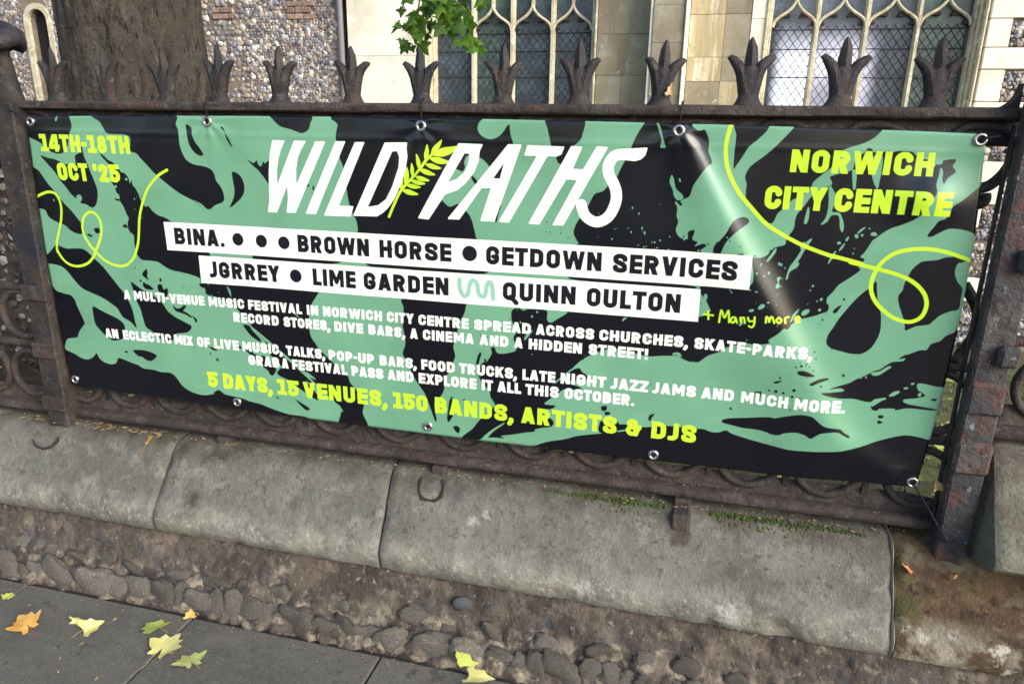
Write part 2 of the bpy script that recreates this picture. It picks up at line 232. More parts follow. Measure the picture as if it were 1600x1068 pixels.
ART = json.loads('''{"black":[[[-30,-13],[118,-15],[119,8],[126,11],[141,-15],[175,-16],[186,10],[186,32],[169,59],[160,90],[140,115],[108,122],[67,110],[41,88],[12,75],[-11,66],[-45,53]],[[291,-17],[589,-21],[606,15],[613,38],[612,71],[616,98],[629,126],[650,140],[677,146],[683,146],[715,154],[730,170],[735,194],[752,217],[759,245],[752,264],[723,275],[701,290],[685,289],[667,273],[634,262],[676,287],[639,264],[591,242],[549,215],[518,191],[497,175],[473,150],[453,129],[438,112],[416,103],[418,56],[344,50],[327,44],[318,30],[309,13]],[[645,14],[663,24],[665,46],[673,69],[689,92],[698,110],[684,114],[666,104],[654,88],[647,70],[644,38]],[[30,130],[61,137],[91,141],[114,149],[137,157],[178,156],[181,136],[187,123],[204,116],[213,99],[219,96],[222,128],[230,152],[237,176],[245,201],[254,235],[253,260],[244,286],[232,301],[216,305],[197,295],[173,291],[157,277],[135,260],[121,240],[101,216],[82,186],[56,159]],[[-32,162],[-15,169],[10,183],[25,203],[42,228],[62,250],[82,277],[102,299],[124,319],[144,341],[164,366],[170,384],[157,402],[132,401],[109,392],[87,375],[57,366],[34,357],[17,344],[9,324],[-16,318],[-42,318],[-57,272]],[[291,116],[307,125],[319,137],[339,146],[359,168],[366,177],[380,181],[392,198],[393,215],[403,203],[404,220],[413,229],[424,253],[430,273],[444,292],[456,289],[471,306],[493,320],[515,326],[542,340],[616,394],[683,450],[636,548],[629,533],[592,522],[558,517],[517,511],[489,498],[467,486],[438,483],[401,482],[386,468],[382,458],[378,427],[380,396],[364,382],[361,356],[369,336],[362,321],[354,296],[343,277],[343,257],[333,247],[330,227],[321,213],[333,178],[325,159],[310,142],[295,126]],[[322,268],[341,271],[343,277],[328,275]],[[338,365],[353,357],[360,369],[348,370]],[[214,382],[228,376],[239,380],[237,393],[221,397]],[[179,403],[189,400],[203,406],[193,411]],[[30,449],[45,451],[76,460],[108,458],[146,457],[169,467],[191,487],[218,510],[239,532],[260,558],[280,583],[306,614],[320,640],[329,661],[334,688],[336,715],[338,740],[314,717],[285,703],[265,671],[242,656],[219,642],[184,628],[147,617],[117,605],[90,580],[69,554],[48,534],[24,525],[-18,522],[-55,523],[-49,496],[-14,486],[18,460]],[[156,673],[186,683],[222,697],[258,710],[281,725],[287,744],[280,770],[271,785],[257,793],[223,799],[194,783],[172,762],[156,741],[153,708]],[[339,567],[362,578],[384,592],[419,603],[435,615],[458,629],[473,649],[483,665],[510,684],[544,700],[573,716],[551,740],[501,750],[488,773],[459,787],[436,775],[403,748],[380,733],[373,701],[366,663],[353,632],[344,589]],[[393,535],[414,514],[418,526],[414,539],[417,555],[406,548]],[[378,555],[388,559],[382,565],[380,561]],[[394,564],[406,569],[423,576],[433,589],[403,589],[391,578]],[[466,544],[473,546],[471,556],[464,557]],[[453,571],[470,567],[476,585],[492,579],[493,597],[481,617],[474,601],[454,592]],[[508,639],[521,651],[540,647],[546,641],[562,637],[557,648],[547,660],[556,662],[580,678],[574,682],[551,671],[531,666],[514,660]],[[593,688],[600,690],[595,700],[590,696]],[[268,838],[281,836],[282,842],[270,843]],[[306,831],[327,827],[353,826],[389,833],[406,845],[378,867],[353,862],[342,854],[324,851]],[[650,573],[662,574],[666,587],[656,593],[648,586]],[[635,809],[643,811],[640,817]],[[660,829],[671,831],[669,839],[662,837]],[[632,785],[667,797],[652,798]],[[-51,631],[2,628],[34,634],[59,637],[76,653],[84,680],[97,712],[106,740],[95,755],[74,777],[60,801],[36,806],[11,814],[-2,835],[-5,856],[33,870],[57,882],[89,888],[118,876],[138,858],[145,874],[162,889],[193,897],[221,889],[234,868],[256,871],[293,882],[317,888],[341,900],[385,901],[416,907],[454,906],[477,921],[492,942],[514,962],[550,976],[592,980],[637,969],[632,966],[658,952],[681,966],[717,971],[752,975],[781,983],[828,989],[874,1002],[939,1015],[1012,1019],[1009,1060],[359,1097],[-65,1096],[-141,1215],[-194,973]],[[658,548],[1102,540],[1093,550],[1078,571],[1063,593],[1053,619],[1047,655],[1049,707],[1066,736],[1086,761],[1117,789],[1143,813],[1180,841],[1189,867],[1210,891],[1238,931],[1233,963],[1232,980],[1246,1036],[1136,1050],[1150,973],[1129,949],[1103,927],[1065,902],[1038,888],[1000,871],[967,855],[934,845],[913,823],[884,796],[872,770],[869,749],[848,730],[827,705],[808,675],[781,651],[755,627],[706,604],[678,596],[663,595],[651,577]],[[786,692],[811,693],[819,706],[847,735],[852,750],[824,737],[803,718]],[[760,769],[773,779],[761,781]],[[784,784],[802,785],[829,801],[864,803],[895,838],[902,851],[885,873],[872,865],[870,857],[843,838],[811,808]],[[904,864],[935,834],[980,846],[1053,919],[1062,946],[1035,938],[975,901],[953,886]],[[971,956],[993,965],[1026,983],[1008,990]],[[891,949],[904,957],[898,960]],[[637,784],[668,795],[662,798]],[[581,675],[598,687],[594,698],[590,693]],[[966,-21],[1099,-23],[1099,7],[1090,25],[1071,34],[1056,32],[1032,24],[996,16],[982,7],[968,-6]],[[1208,-24],[1665,-31],[1668,-18],[1657,-8],[1652,11],[1661,27],[1679,37],[1697,39],[1719,30],[1732,17],[1749,-4],[1754,25],[1763,56],[1751,87],[1733,117],[1723,155],[1702,154],[1698,131],[1686,116],[1670,100],[1652,91],[1634,87],[1618,91],[1610,109],[1613,124],[1603,136],[1579,129],[1565,152],[1546,192],[1532,215],[1545,231],[1564,244],[1592,234],[1611,251],[1627,268],[1638,294],[1648,336],[1650,365],[1247,383],[1247,336],[1244,304],[1230,277],[1219,240],[1214,195],[1210,146],[1204,124],[1195,102],[1188,54],[1188,36],[1196,6]],[[799,163],[823,170],[837,190],[840,218],[829,242],[807,262],[776,282],[795,248],[801,220],[799,191]],[[774,22],[783,21],[794,44],[809,79],[805,81],[792,58],[789,37]],[[860,121],[881,131],[889,129],[897,123],[901,137],[912,141],[921,125],[926,132],[940,123],[944,140],[938,198],[919,178],[900,156],[880,140]],[[1072,198],[1080,193],[1083,198],[1074,203]],[[1094,200],[1100,199],[1099,211],[1094,210]],[[877,434],[1157,429],[1145,451],[880,458]],[[1723,217],[1727,237],[1721,254],[1713,286],[1705,268],[1707,246],[1716,233]],[[1632,146],[1639,150],[1652,164],[1645,173],[1634,158]],[[1273,432],[1297,439],[1651,435],[1648,452],[1365,451],[1282,449]],[[1981,435],[2290,440],[2291,453],[1975,450]],[[1409,546],[1621,547],[1616,554],[1611,579],[1599,604],[1589,629],[1584,654],[1576,679],[1571,702],[1577,729],[1571,749],[1558,781],[1542,813],[1534,860],[1516,888],[1500,906],[1503,942],[1507,969],[1501,973],[1489,939],[1469,883],[1454,859],[1434,830],[1419,800],[1405,766],[1391,741],[1399,715],[1402,695],[1397,660],[1394,640],[1399,610],[1399,581]],[[1557,884],[1577,907],[1569,940],[1551,970],[1545,959],[1549,926]],[[1559,876],[1567,880],[1562,886]],[[1600,881],[1613,880],[1607,886]],[[1864,-25],[1968,-27],[1969,21],[1959,41],[1939,58],[1927,82],[1913,104],[1900,102],[1891,83],[1879,57],[1872,31],[1866,7]],[[2148,-29],[2274,-22],[2274,-10],[2290,3],[2301,3],[2309,1],[2318,16],[2324,35],[2324,58],[2333,77],[2336,91],[2322,103],[2305,129],[2291,154],[2284,182],[2270,191],[2259,199],[2265,205],[2260,211],[2247,200],[2245,204],[2252,216],[2252,241],[2258,257],[2253,282],[2267,302],[2288,305],[2288,284],[2306,279],[2302,305],[2317,312],[2310,325],[2333,315],[2342,323],[2327,335],[2333,353],[2210,360],[1972,347],[1971,336],[1963,325],[1954,304],[1961,278],[1977,251],[1989,234],[2001,208],[2013,187],[2033,180],[2047,167],[2057,148],[2073,139],[2080,123],[2091,98],[2102,78],[2109,58],[2116,38],[2127,14],[2145,-17]],[[2364,320],[2380,300],[2394,279],[2403,258],[2417,241],[2440,235],[2453,247],[2439,262],[2425,273],[2407,291],[2393,312],[2382,342],[2364,343]],[[2429,340],[2443,336],[2447,342],[2432,345]],[[2390,-23],[2482,-25],[2479,-13],[2470,5],[2452,24],[2431,44],[2422,60],[2412,79],[2402,95],[2396,104],[2394,72],[2394,45],[2394,14]],[[2547,-26],[2768,-20],[2763,-10],[2750,7],[2738,18],[2715,30],[2681,42],[2661,57],[2651,87],[2646,95],[2625,115],[2609,131],[2604,146],[2585,170],[2560,183],[2547,203],[2527,220],[2515,249],[2488,246],[2475,238],[2454,215],[2439,192],[2435,164],[2435,145],[2429,125],[2436,102],[2451,86],[2475,66],[2499,42],[2512,27],[2528,8],[2543,-13]],[[2467,343],[2491,348],[2513,338],[2520,323],[2538,314],[2556,307],[2558,291],[2573,262],[2574,238],[2579,218],[2595,195],[2607,173],[2624,161],[2644,145],[2656,137],[2650,122],[2648,118],[2665,110],[2695,101],[2703,93],[2707,69],[2725,52],[2732,40],[2743,43],[2748,51],[2777,48],[2783,45],[2788,50],[2808,46],[2839,47],[2847,54],[2869,64],[2890,67],[2904,78],[2915,74],[2917,67],[2941,63],[2946,68],[2941,81],[2950,95],[2934,110],[2925,126],[2920,114],[2920,96],[2913,85],[2911,103],[2907,129],[2911,148],[2901,174],[2891,198],[2880,213],[2864,226],[2842,238],[2818,249],[2799,264],[2787,276],[2779,284],[2775,293],[2764,317],[2755,330],[2767,337],[2755,358],[2763,365],[2743,348],[2760,363],[2756,372],[2738,389],[2721,403],[2708,416],[2699,433],[2686,451],[2687,467],[2693,473],[2692,490],[2677,498],[2663,505],[2641,513],[2626,517],[2621,516],[2600,534],[2581,545],[2564,564],[2542,583],[2545,592],[2528,598],[2500,602],[2480,602],[2428,620],[2405,638],[2377,652],[2350,676],[2329,676],[2351,674],[2326,677],[2304,670],[2286,662],[2269,664],[2239,667],[2205,672],[2165,667],[2129,660],[2085,659],[2050,672],[2014,691],[1988,712],[1966,739],[1989,732],[1998,743],[2018,758],[2004,774],[1972,777],[1954,784],[1991,795],[2001,801],[1969,807],[1941,810],[1923,827],[1895,850],[1881,867],[1917,868],[1901,882],[1863,889],[1910,921],[1905,944],[1867,954],[1848,969],[1819,976],[1775,989],[1735,999],[1748,1006],[1700,1009],[1670,1016],[1649,1026],[1598,1028],[1606,1011],[1634,986],[1659,951],[1699,905],[1714,887],[1699,863],[1694,839],[1669,816],[1657,792],[1658,801],[1653,771],[1672,744],[1682,743],[1701,712],[1699,692],[1711,689],[1718,705],[1735,708],[1764,701],[1783,689],[1773,651],[1782,631],[1770,604],[1765,580],[1767,561],[1785,550],[1804,558],[1823,552],[1877,552],[1880,580],[1892,591],[1914,577],[1945,554],[1949,542],[2351,532],[2334,443],[2471,433],[2471,347],[2488,346]],[[1648,749],[1655,721],[1662,710],[1667,715],[1662,730],[1655,756]],[[1676,731],[1682,733],[1682,748],[1677,744]],[[2066,853],[2079,851],[2082,861],[2071,869],[2066,863]],[[2077,871],[2092,869],[2095,877],[2083,879]],[[2220,864],[2234,859],[2226,873],[2222,886],[2215,877]],[[2064,908],[2080,903],[2099,908],[2116,896],[2128,907],[2144,905],[2203,908],[2261,896],[2279,903],[2082,948]],[[1567,986],[1580,981],[1591,991],[1585,1008],[1572,999]],[[1850,1032],[1859,1017],[1898,999],[1936,988],[1964,978],[1992,966],[2066,947],[2131,936],[2191,916],[2234,903],[2265,895],[2292,894],[2362,893],[2386,892],[2412,899],[2434,896],[2452,887],[2472,896],[2515,905],[2558,912],[2601,918],[2651,922],[2763,910],[2801,900],[2839,887],[2876,870],[2933,847],[2967,842],[3025,851],[3048,856],[3068,1034],[2118,1063]],[[2438,862],[2448,849],[2508,837],[2569,825],[2586,826],[2613,816],[2645,806],[2664,803],[2689,806],[2707,820],[2729,833],[2769,837],[2782,847],[2799,857],[2796,863],[2779,855],[2766,848],[2747,848],[2716,857],[2694,876],[2677,868],[2652,863],[2620,870],[2604,879],[2584,880],[2567,875],[2541,871],[2503,872],[2469,868]],[[2632,671],[2651,668],[2679,680],[2673,685],[2654,684],[2635,680]],[[2670,705],[2694,691],[2719,687],[2718,692],[2695,702],[2675,711]],[[2571,711],[2590,704],[2589,709],[2575,716]],[[2518,751],[2540,747],[2540,753],[2540,765],[2536,756]],[[2869,789],[2882,787],[2883,795],[2872,797]],[[2870,804],[2883,807],[2882,811],[2873,815]],[[2800,399],[2806,397],[2811,421],[2817,449],[2828,477],[2834,506],[2836,539],[2828,570],[2816,592],[2796,607],[2769,609],[2746,605],[2718,599],[2703,588],[2700,573],[2704,555],[2713,537],[2722,515],[2734,493],[2755,458],[2774,432],[2793,412]],[[2912,332],[2945,326],[2961,319],[2978,316],[3006,320],[2998,330],[2993,344],[2995,364],[3005,383],[3019,400],[3020,426],[3020,456],[3000,465],[2978,478],[2964,495],[2954,506],[2926,513],[2913,520],[2899,528],[2895,513],[2888,493],[2877,469],[2868,445],[2867,429],[2874,416],[2876,396],[2882,375],[2889,355],[2901,340]],[[2977,319],[2997,307],[3007,314],[3019,323],[2998,330]],[[3027,103],[3017,111],[3012,129],[2995,148],[2975,168],[2960,179],[2955,187],[2946,214],[2930,222],[2922,238],[2910,262],[2920,265],[2938,253],[2957,242],[2978,241],[2999,244],[3017,250],[3035,255],[3048,183]],[[3027,518],[3021,523],[3002,535],[2990,551],[2970,561],[2962,579],[2945,582],[2921,595],[2907,601],[2896,613],[2912,609],[2906,618],[2881,623],[2864,637],[2851,649],[2837,655],[2816,671],[2792,686],[2778,697],[2745,711],[2727,720],[2757,715],[2766,723],[2732,729],[2704,732],[2725,741],[2761,746],[2796,744],[2840,750],[2879,732],[2853,760],[2845,761],[2851,773],[2866,774],[2876,766],[2907,769],[2944,758],[3003,758],[3017,753],[2941,745],[2928,733],[2957,726],[2968,722],[2981,716],[2972,706],[2960,699],[2961,679],[3040,673]],[[2706,493],[2710,482],[2725,469],[2724,477],[2715,493]],[[2728,452],[2731,449],[2734,453],[2731,456]],[[2755,675],[2760,673],[2763,677],[2758,680]],[[2999,723],[3008,721],[3011,725],[3002,727]],[[2998,723],[3011,721],[3012,727],[3001,728]],[[2066,855],[2082,849],[2082,865],[2070,865]],[[2077,875],[2094,873],[2084,882]],[[2581,543],[2596,535],[2597,540],[2588,549]],[[2727,450],[2733,450],[2733,456],[2729,455]]],"green":[[[162,264],[175,262],[182,271],[177,283],[167,289],[157,284],[158,271]],[[377,199],[383,196],[388,202],[379,205]],[[331,225],[337,222],[338,230],[331,231]],[[52,283],[58,284],[55,291]],[[735,557],[746,565],[749,593],[744,586],[739,571]],[[989,632],[997,633],[1010,645],[1004,644]],[[804,683],[812,689],[865,728],[923,773],[1003,838],[1061,891],[1108,932],[1153,973],[1142,973],[1055,895],[991,839],[912,777],[853,732]],[[997,844],[1025,846],[1057,870],[1029,862]],[[1076,952],[1082,953],[1078,958]],[[2176,-20],[2187,-7],[2195,16],[2203,40],[2207,51],[2192,51],[2194,32],[2186,9],[2179,-10]],[[2229,126],[2236,136],[2244,163],[2263,179],[2266,191],[2251,196],[2240,184],[2236,168],[2225,146]],[[2250,135],[2254,135],[2256,144],[2252,143]],[[2654,142],[2660,150],[2670,169],[2667,200],[2667,211],[2687,214],[2701,245],[2700,265],[2692,253],[2685,222],[2666,221],[2657,239],[2642,247],[2652,228],[2655,204],[2654,185],[2651,162],[2650,144]],[[2702,97],[2713,102],[2716,132],[2716,148],[2711,148],[2705,121]],[[2742,94],[2751,109],[2760,131],[2771,145],[2773,123],[2774,97],[2769,56],[2753,55]],[[2783,261],[2777,261],[2771,267],[2779,271],[2789,268]],[[2603,201],[2600,221],[2598,244],[2605,246],[2609,228],[2607,205]],[[2622,287],[2612,296],[2603,316],[2591,342],[2574,375],[2583,371],[2598,349],[2608,324],[2624,291]],[[2532,319],[2521,338],[2511,357],[2519,354],[2534,329]],[[2607,296],[2597,309],[2602,329],[2592,346],[2579,363],[2573,380],[2569,405],[2574,404],[2578,384],[2595,370],[2600,357],[2591,350],[2608,320]],[[2545,403],[2556,400],[2551,415],[2556,427],[2547,433],[2544,424],[2549,417]],[[2544,359],[2550,361],[2548,368],[2545,365]],[[2561,372],[2565,373],[2565,377]],[[2518,387],[2523,386],[2524,392],[2521,394]],[[2641,418],[2646,417],[2646,422],[2642,423]],[[2636,432],[2640,431],[2639,436]],[[2667,455],[2674,453],[2674,459],[2670,462]],[[2658,462],[2662,461],[2661,466]],[[2350,465],[2357,464],[2359,476],[2353,486],[2348,476]],[[2502,489],[2511,478],[2520,481],[2516,490],[2505,495]],[[2478,499],[2490,495],[2491,501],[2481,505]],[[2623,503],[2630,491],[2643,489],[2642,499],[2630,508]],[[2616,489],[2609,495],[2599,509],[2595,528],[2602,521],[2608,508]],[[2667,486],[2673,484],[2674,491],[2668,492]],[[2524,472],[2532,471],[2528,476]],[[2487,443],[2495,442],[2496,446],[2491,445]],[[2454,547],[2461,537],[2467,539],[2460,549]],[[2691,293],[2698,291],[2700,297],[2693,299]],[[2700,309],[2708,296],[2711,296],[2706,310],[2699,317]],[[2687,320],[2691,318],[2688,332],[2680,348],[2675,355],[2677,342]],[[2713,280],[2719,276],[2716,288],[2711,287]],[[2732,271],[2740,269],[2742,278],[2736,279]],[[2748,268],[2754,268],[2753,274],[2749,273]],[[2738,265],[2747,253],[2756,248],[2754,253],[2743,265]],[[2764,250],[2769,250],[2768,254]],[[2733,320],[2737,320],[2736,325]],[[2735,307],[2738,307],[2737,311]],[[2832,660],[2852,654],[2872,637],[2881,638],[2873,647],[2853,665],[2837,668]],[[2804,678],[2809,677],[2808,681]],[[2817,674],[2821,672],[2821,679]],[[2888,725],[2899,712],[2913,708],[2912,715],[2897,726]],[[2922,697],[2933,694],[2932,700],[2925,701]],[[2939,682],[2947,679],[2947,684],[2941,686]],[[2962,712],[2969,707],[2971,715],[2965,720]],[[2850,742],[2864,736],[2881,732],[2878,739],[2858,748],[2848,758],[2844,754]],[[2869,768],[2906,763],[2907,769],[2870,774]],[[1808,651],[1817,633],[1831,621],[1835,624],[1820,645],[1812,655]],[[1830,573],[1835,572],[1834,579],[1830,579]],[[1846,557],[1851,557],[1850,563],[1846,562]],[[2115,564],[2119,556],[2130,554],[2123,561],[2117,567]],[[2190,617],[2196,611],[2197,615],[2193,622]],[[2273,656],[2285,651],[2296,654],[2300,663],[2293,664],[2284,659],[2275,661]],[[1912,787],[1935,766],[1966,736],[1971,737],[1944,763],[1914,791]],[[1850,962],[1867,955],[1864,963],[1855,968]],[[1670,1014],[1700,983],[1742,951],[1744,955],[1710,984],[1685,1014]],[[2121,931],[2148,922],[2148,927],[2124,934]]],"dots":[[2640,654,4.0],[2625,658,2.7],[2654,648,2.7],[2635,644,2.2],[2759,676,4.0],[2701,712,3.1],[2629,730,4.9],[2580,740,4.9],[2601,742,4.0],[2561,739,3.1],[2626,750,4.0],[2648,753,2.7],[2626,791,2.7],[2459,814,4.0],[366,514,2.4],[571,793,2.4],[274,839,2.8]],"quads":[[[510,342],[2471,341],[2472,440],[513,440]],[[636,453],[2338,451],[2339,550],[635,550]]],"lines":[[[-20,277],[9,265],[39,257],[66,262],[80,287],[81,318],[71,360],[53,403],[37,441],[34,473],[35,470],[49,496],[71,516],[101,524],[134,520],[169,505],[199,476],[201,468],[227,430],[244,393],[247,357],[236,332],[216,321],[194,326],[175,345],[164,376],[168,413],[187,443],[181,438],[207,465],[234,490],[269,506],[305,511],[337,502],[366,477],[382,450],[396,416],[404,380],[415,328],[433,283],[455,242],[480,212],[513,184],[551,164]],[[2381,-23],[2373,11],[2370,49],[2377,92],[2393,130],[2418,169],[2453,207],[2496,249],[2545,279],[2594,303],[2641,320],[2688,334],[2685,332],[2761,349],[2732,346],[2804,361],[2845,370],[2883,383],[2911,401],[2931,424],[2940,452],[2935,481],[2920,497],[2899,503],[2865,495],[2832,473],[2810,450],[2796,422],[2794,389],[2803,358],[2814,338],[2836,317],[2863,305],[2897,299],[2932,299],[2968,305],[3005,316],[3027,324]]],"logo":[[[962,60],[1001,60],[986,85],[974,117],[966,153],[962,212],[1040,60],[1077,60],[1060,83],[1046,110],[1037,147],[1033,207],[1116,61],[1146,60],[1024,285],[995,286],[1004,240],[1005,189],[954,287],[924,287],[933,252],[940,163],[949,104]],[[1187,59],[1216,58],[1098,285],[1066,286]],[[1254,60],[1282,59],[1180,260],[1232,259],[1222,288],[1132,289]],[[1593,56],[1665,57],[1656,73],[1653,102],[1639,137],[1613,168],[1588,190],[1547,205],[1492,284],[1461,282]],[[1748,55],[1785,55],[1705,281],[1665,281],[1698,180],[1664,181],[1592,280],[1560,280]],[[1808,56],[1914,58],[1907,76],[1894,82],[1866,81],[1751,282],[1724,281],[1840,81],[1800,82]],[[1939,56],[1967,57],[1941,120],[1976,121],[2014,55],[2041,56],[1920,282],[1892,283],[1962,147],[1925,146],[1846,283],[1818,282]],[[2093,60],[2154,55],[2149,73],[2139,83],[2123,88],[2095,86]],[[1355,59],[1425,57],[1423,72],[1426,96],[1419,135],[1411,157],[1401,180],[1390,203],[1377,226],[1365,243],[1352,258],[1335,272],[1316,283],[1237,285]]],"holes":[[[1377,83],[1393,81],[1400,99],[1397,131],[1374,189],[1350,230],[1322,250],[1286,257]],[[1611,82],[1627,84],[1623,112],[1611,138],[1588,158],[1558,170]],[[1735,106],[1722,154],[1701,154]]],"s":[[2122,73],[2094,73],[2073,75],[2058,85],[2048,108],[2052,132],[2066,156],[2075,180],[2075,209],[2062,243],[2042,263],[2017,269],[1990,255],[1978,234],[1974,220]],"fern":[[[1403,197],[1406,157]],[[1418,183],[1426,128]],[[1442,156],[1441,115]],[[1467,134],[1457,87]],[[1486,107],[1493,58]],[[1505,85],[1539,44]],[[1510,89],[1593,63]],[[1407,199],[1462,210]],[[1422,183],[1470,188]],[[1437,169],[1485,177]],[[1452,156],[1499,167]],[[1467,134],[1518,149]],[[1486,118],[1537,129]],[[1500,100],[1565,110]]],"fernstem":[[1359,284],[1377,247],[1402,202],[1437,165],[1467,134],[1491,103],[1519,80]],"squig":[[1593,473],[1593,494],[1601,518],[1612,525],[1621,516],[1626,492],[1633,475],[1645,474],[1653,488],[1656,509],[1664,521],[1675,521],[1681,507],[1684,486],[1693,474],[1701,484],[1705,526]],"hand":[[[2353,525],[2380,526]],[[2365,514],[2368,539]],[[2399,545],[2402,508],[2413,529],[2422,507],[2427,542]],[[2442,525],[2435,526],[2431,536],[2436,542],[2442,537],[2444,527],[2449,541]],[[2457,524],[2460,538],[2461,526],[2467,524],[2471,539]],[[2478,522],[2482,532],[2492,531]],[[2496,519],[2497,539],[2492,550],[2483,547]],[[2528,532],[2528,515],[2534,520],[2537,529],[2539,516],[2544,515],[2551,531]],[[2562,515],[2556,523],[2564,531],[2570,523],[2562,515]],[[2582,530],[2580,517],[2589,513]],[[2611,520],[2620,517],[2615,511],[2609,517],[2612,527],[2622,526]]],"bdots":[[797,388,15],[887,389,15],[973,390,15],[1627,387,17],[1008,501,15.5]],"text":[[48,58,118,419,54,112,"y",[["14TH-18TH",38,417]]],[104,156,216,361,149,210,"y",[["OCT",93,227],["'25",249,359]]],[2537,46,106,2894,50,110,"y",[["NORWICH",2541,2899]]],[2487,145,209,2948,148,210,"y",[["CITY",2486,2648],["CENTRE",2667,2953]]],[557,362,420,2356,357,415,"b",[["BINA.",544,745],["BROWN",1022,1287],["HORSE",1318,1567],["GETDOWN",1678,2046],["SERVICES",2074,2436]]],[1075,471,528,2261,469,528,"b",[["JGRREY",672,948],["LIME",1070,1231],["GARDEN",1257,1559],["QUINN",1733,1971],["OULTON",2000,2287]]],[320,598,632,2499,600,635,"w",[["A",300,331],["MULTI-VENUE",344,639],["MUSIC",654,797],["FESTIVAL",811,1023],["IN",1040,1086],["NORWICH",1101,1321],["CITY",1336,1434],["CENTRE",1449,1624],["SPREAD",1641,1831],["ACROSS",1845,2032],["CHURCHES,",2046,2317],["SKATE-PARKS,",2333,2668]]],[755,649,684,2189,648,683,"w",[["RECORD",747,930],["STORES,",947,1127],["DIVE",1141,1249],["BARS,",1267,1403],["A",1419,1448],["CINEMA",1464,1642],["AND",1659,1758],["A",1775,1805],["HIDDEN",1822,1997],["STREET!",2015,2201]]],[209,750,785,2754,757,794,"w",[["AN",193,253],["ECLECTIC",272,481],["MIX",492,570],["OF",586,641],["LIVE",657,760],["MUSIC,",773,934],["TALKS,",948,1100],["POP-UP",1112,1286],["BARS,",1304,1440],["FOOD",1455,1576],["TRUCKS,",1590,1788],["LATE",1804,1913],["NIGHT",1929,2077],["JAZZ",2091,2208],["JAMS",2221,2353],["AND",2368,2466],["MUCH",2483,2619],["MORE.",2633,2778]]],[800,801,838,2140,805,842,"w",[["GRAB",792,918],["A",926,952],["FESTIVAL",966,1181],["PASS",1196,1316],["AND",1331,1428],["EXPLORE",1444,1650],["IT",1667,1706],["ALL",1721,1802],["THIS",1816,1927],["OCTOBER.",1944,2170]]],[639,879,934,1836,889,950,"y",[["5",613,658],["DAYS,",678,881],["15",900,987],["VENUES,",1002,1329],["150",1348,1477],["BANDS,",1499,1779],["ARTISTS",1802,2119],["&",2144,2196],["DJS",2225,2367]]]]}''')
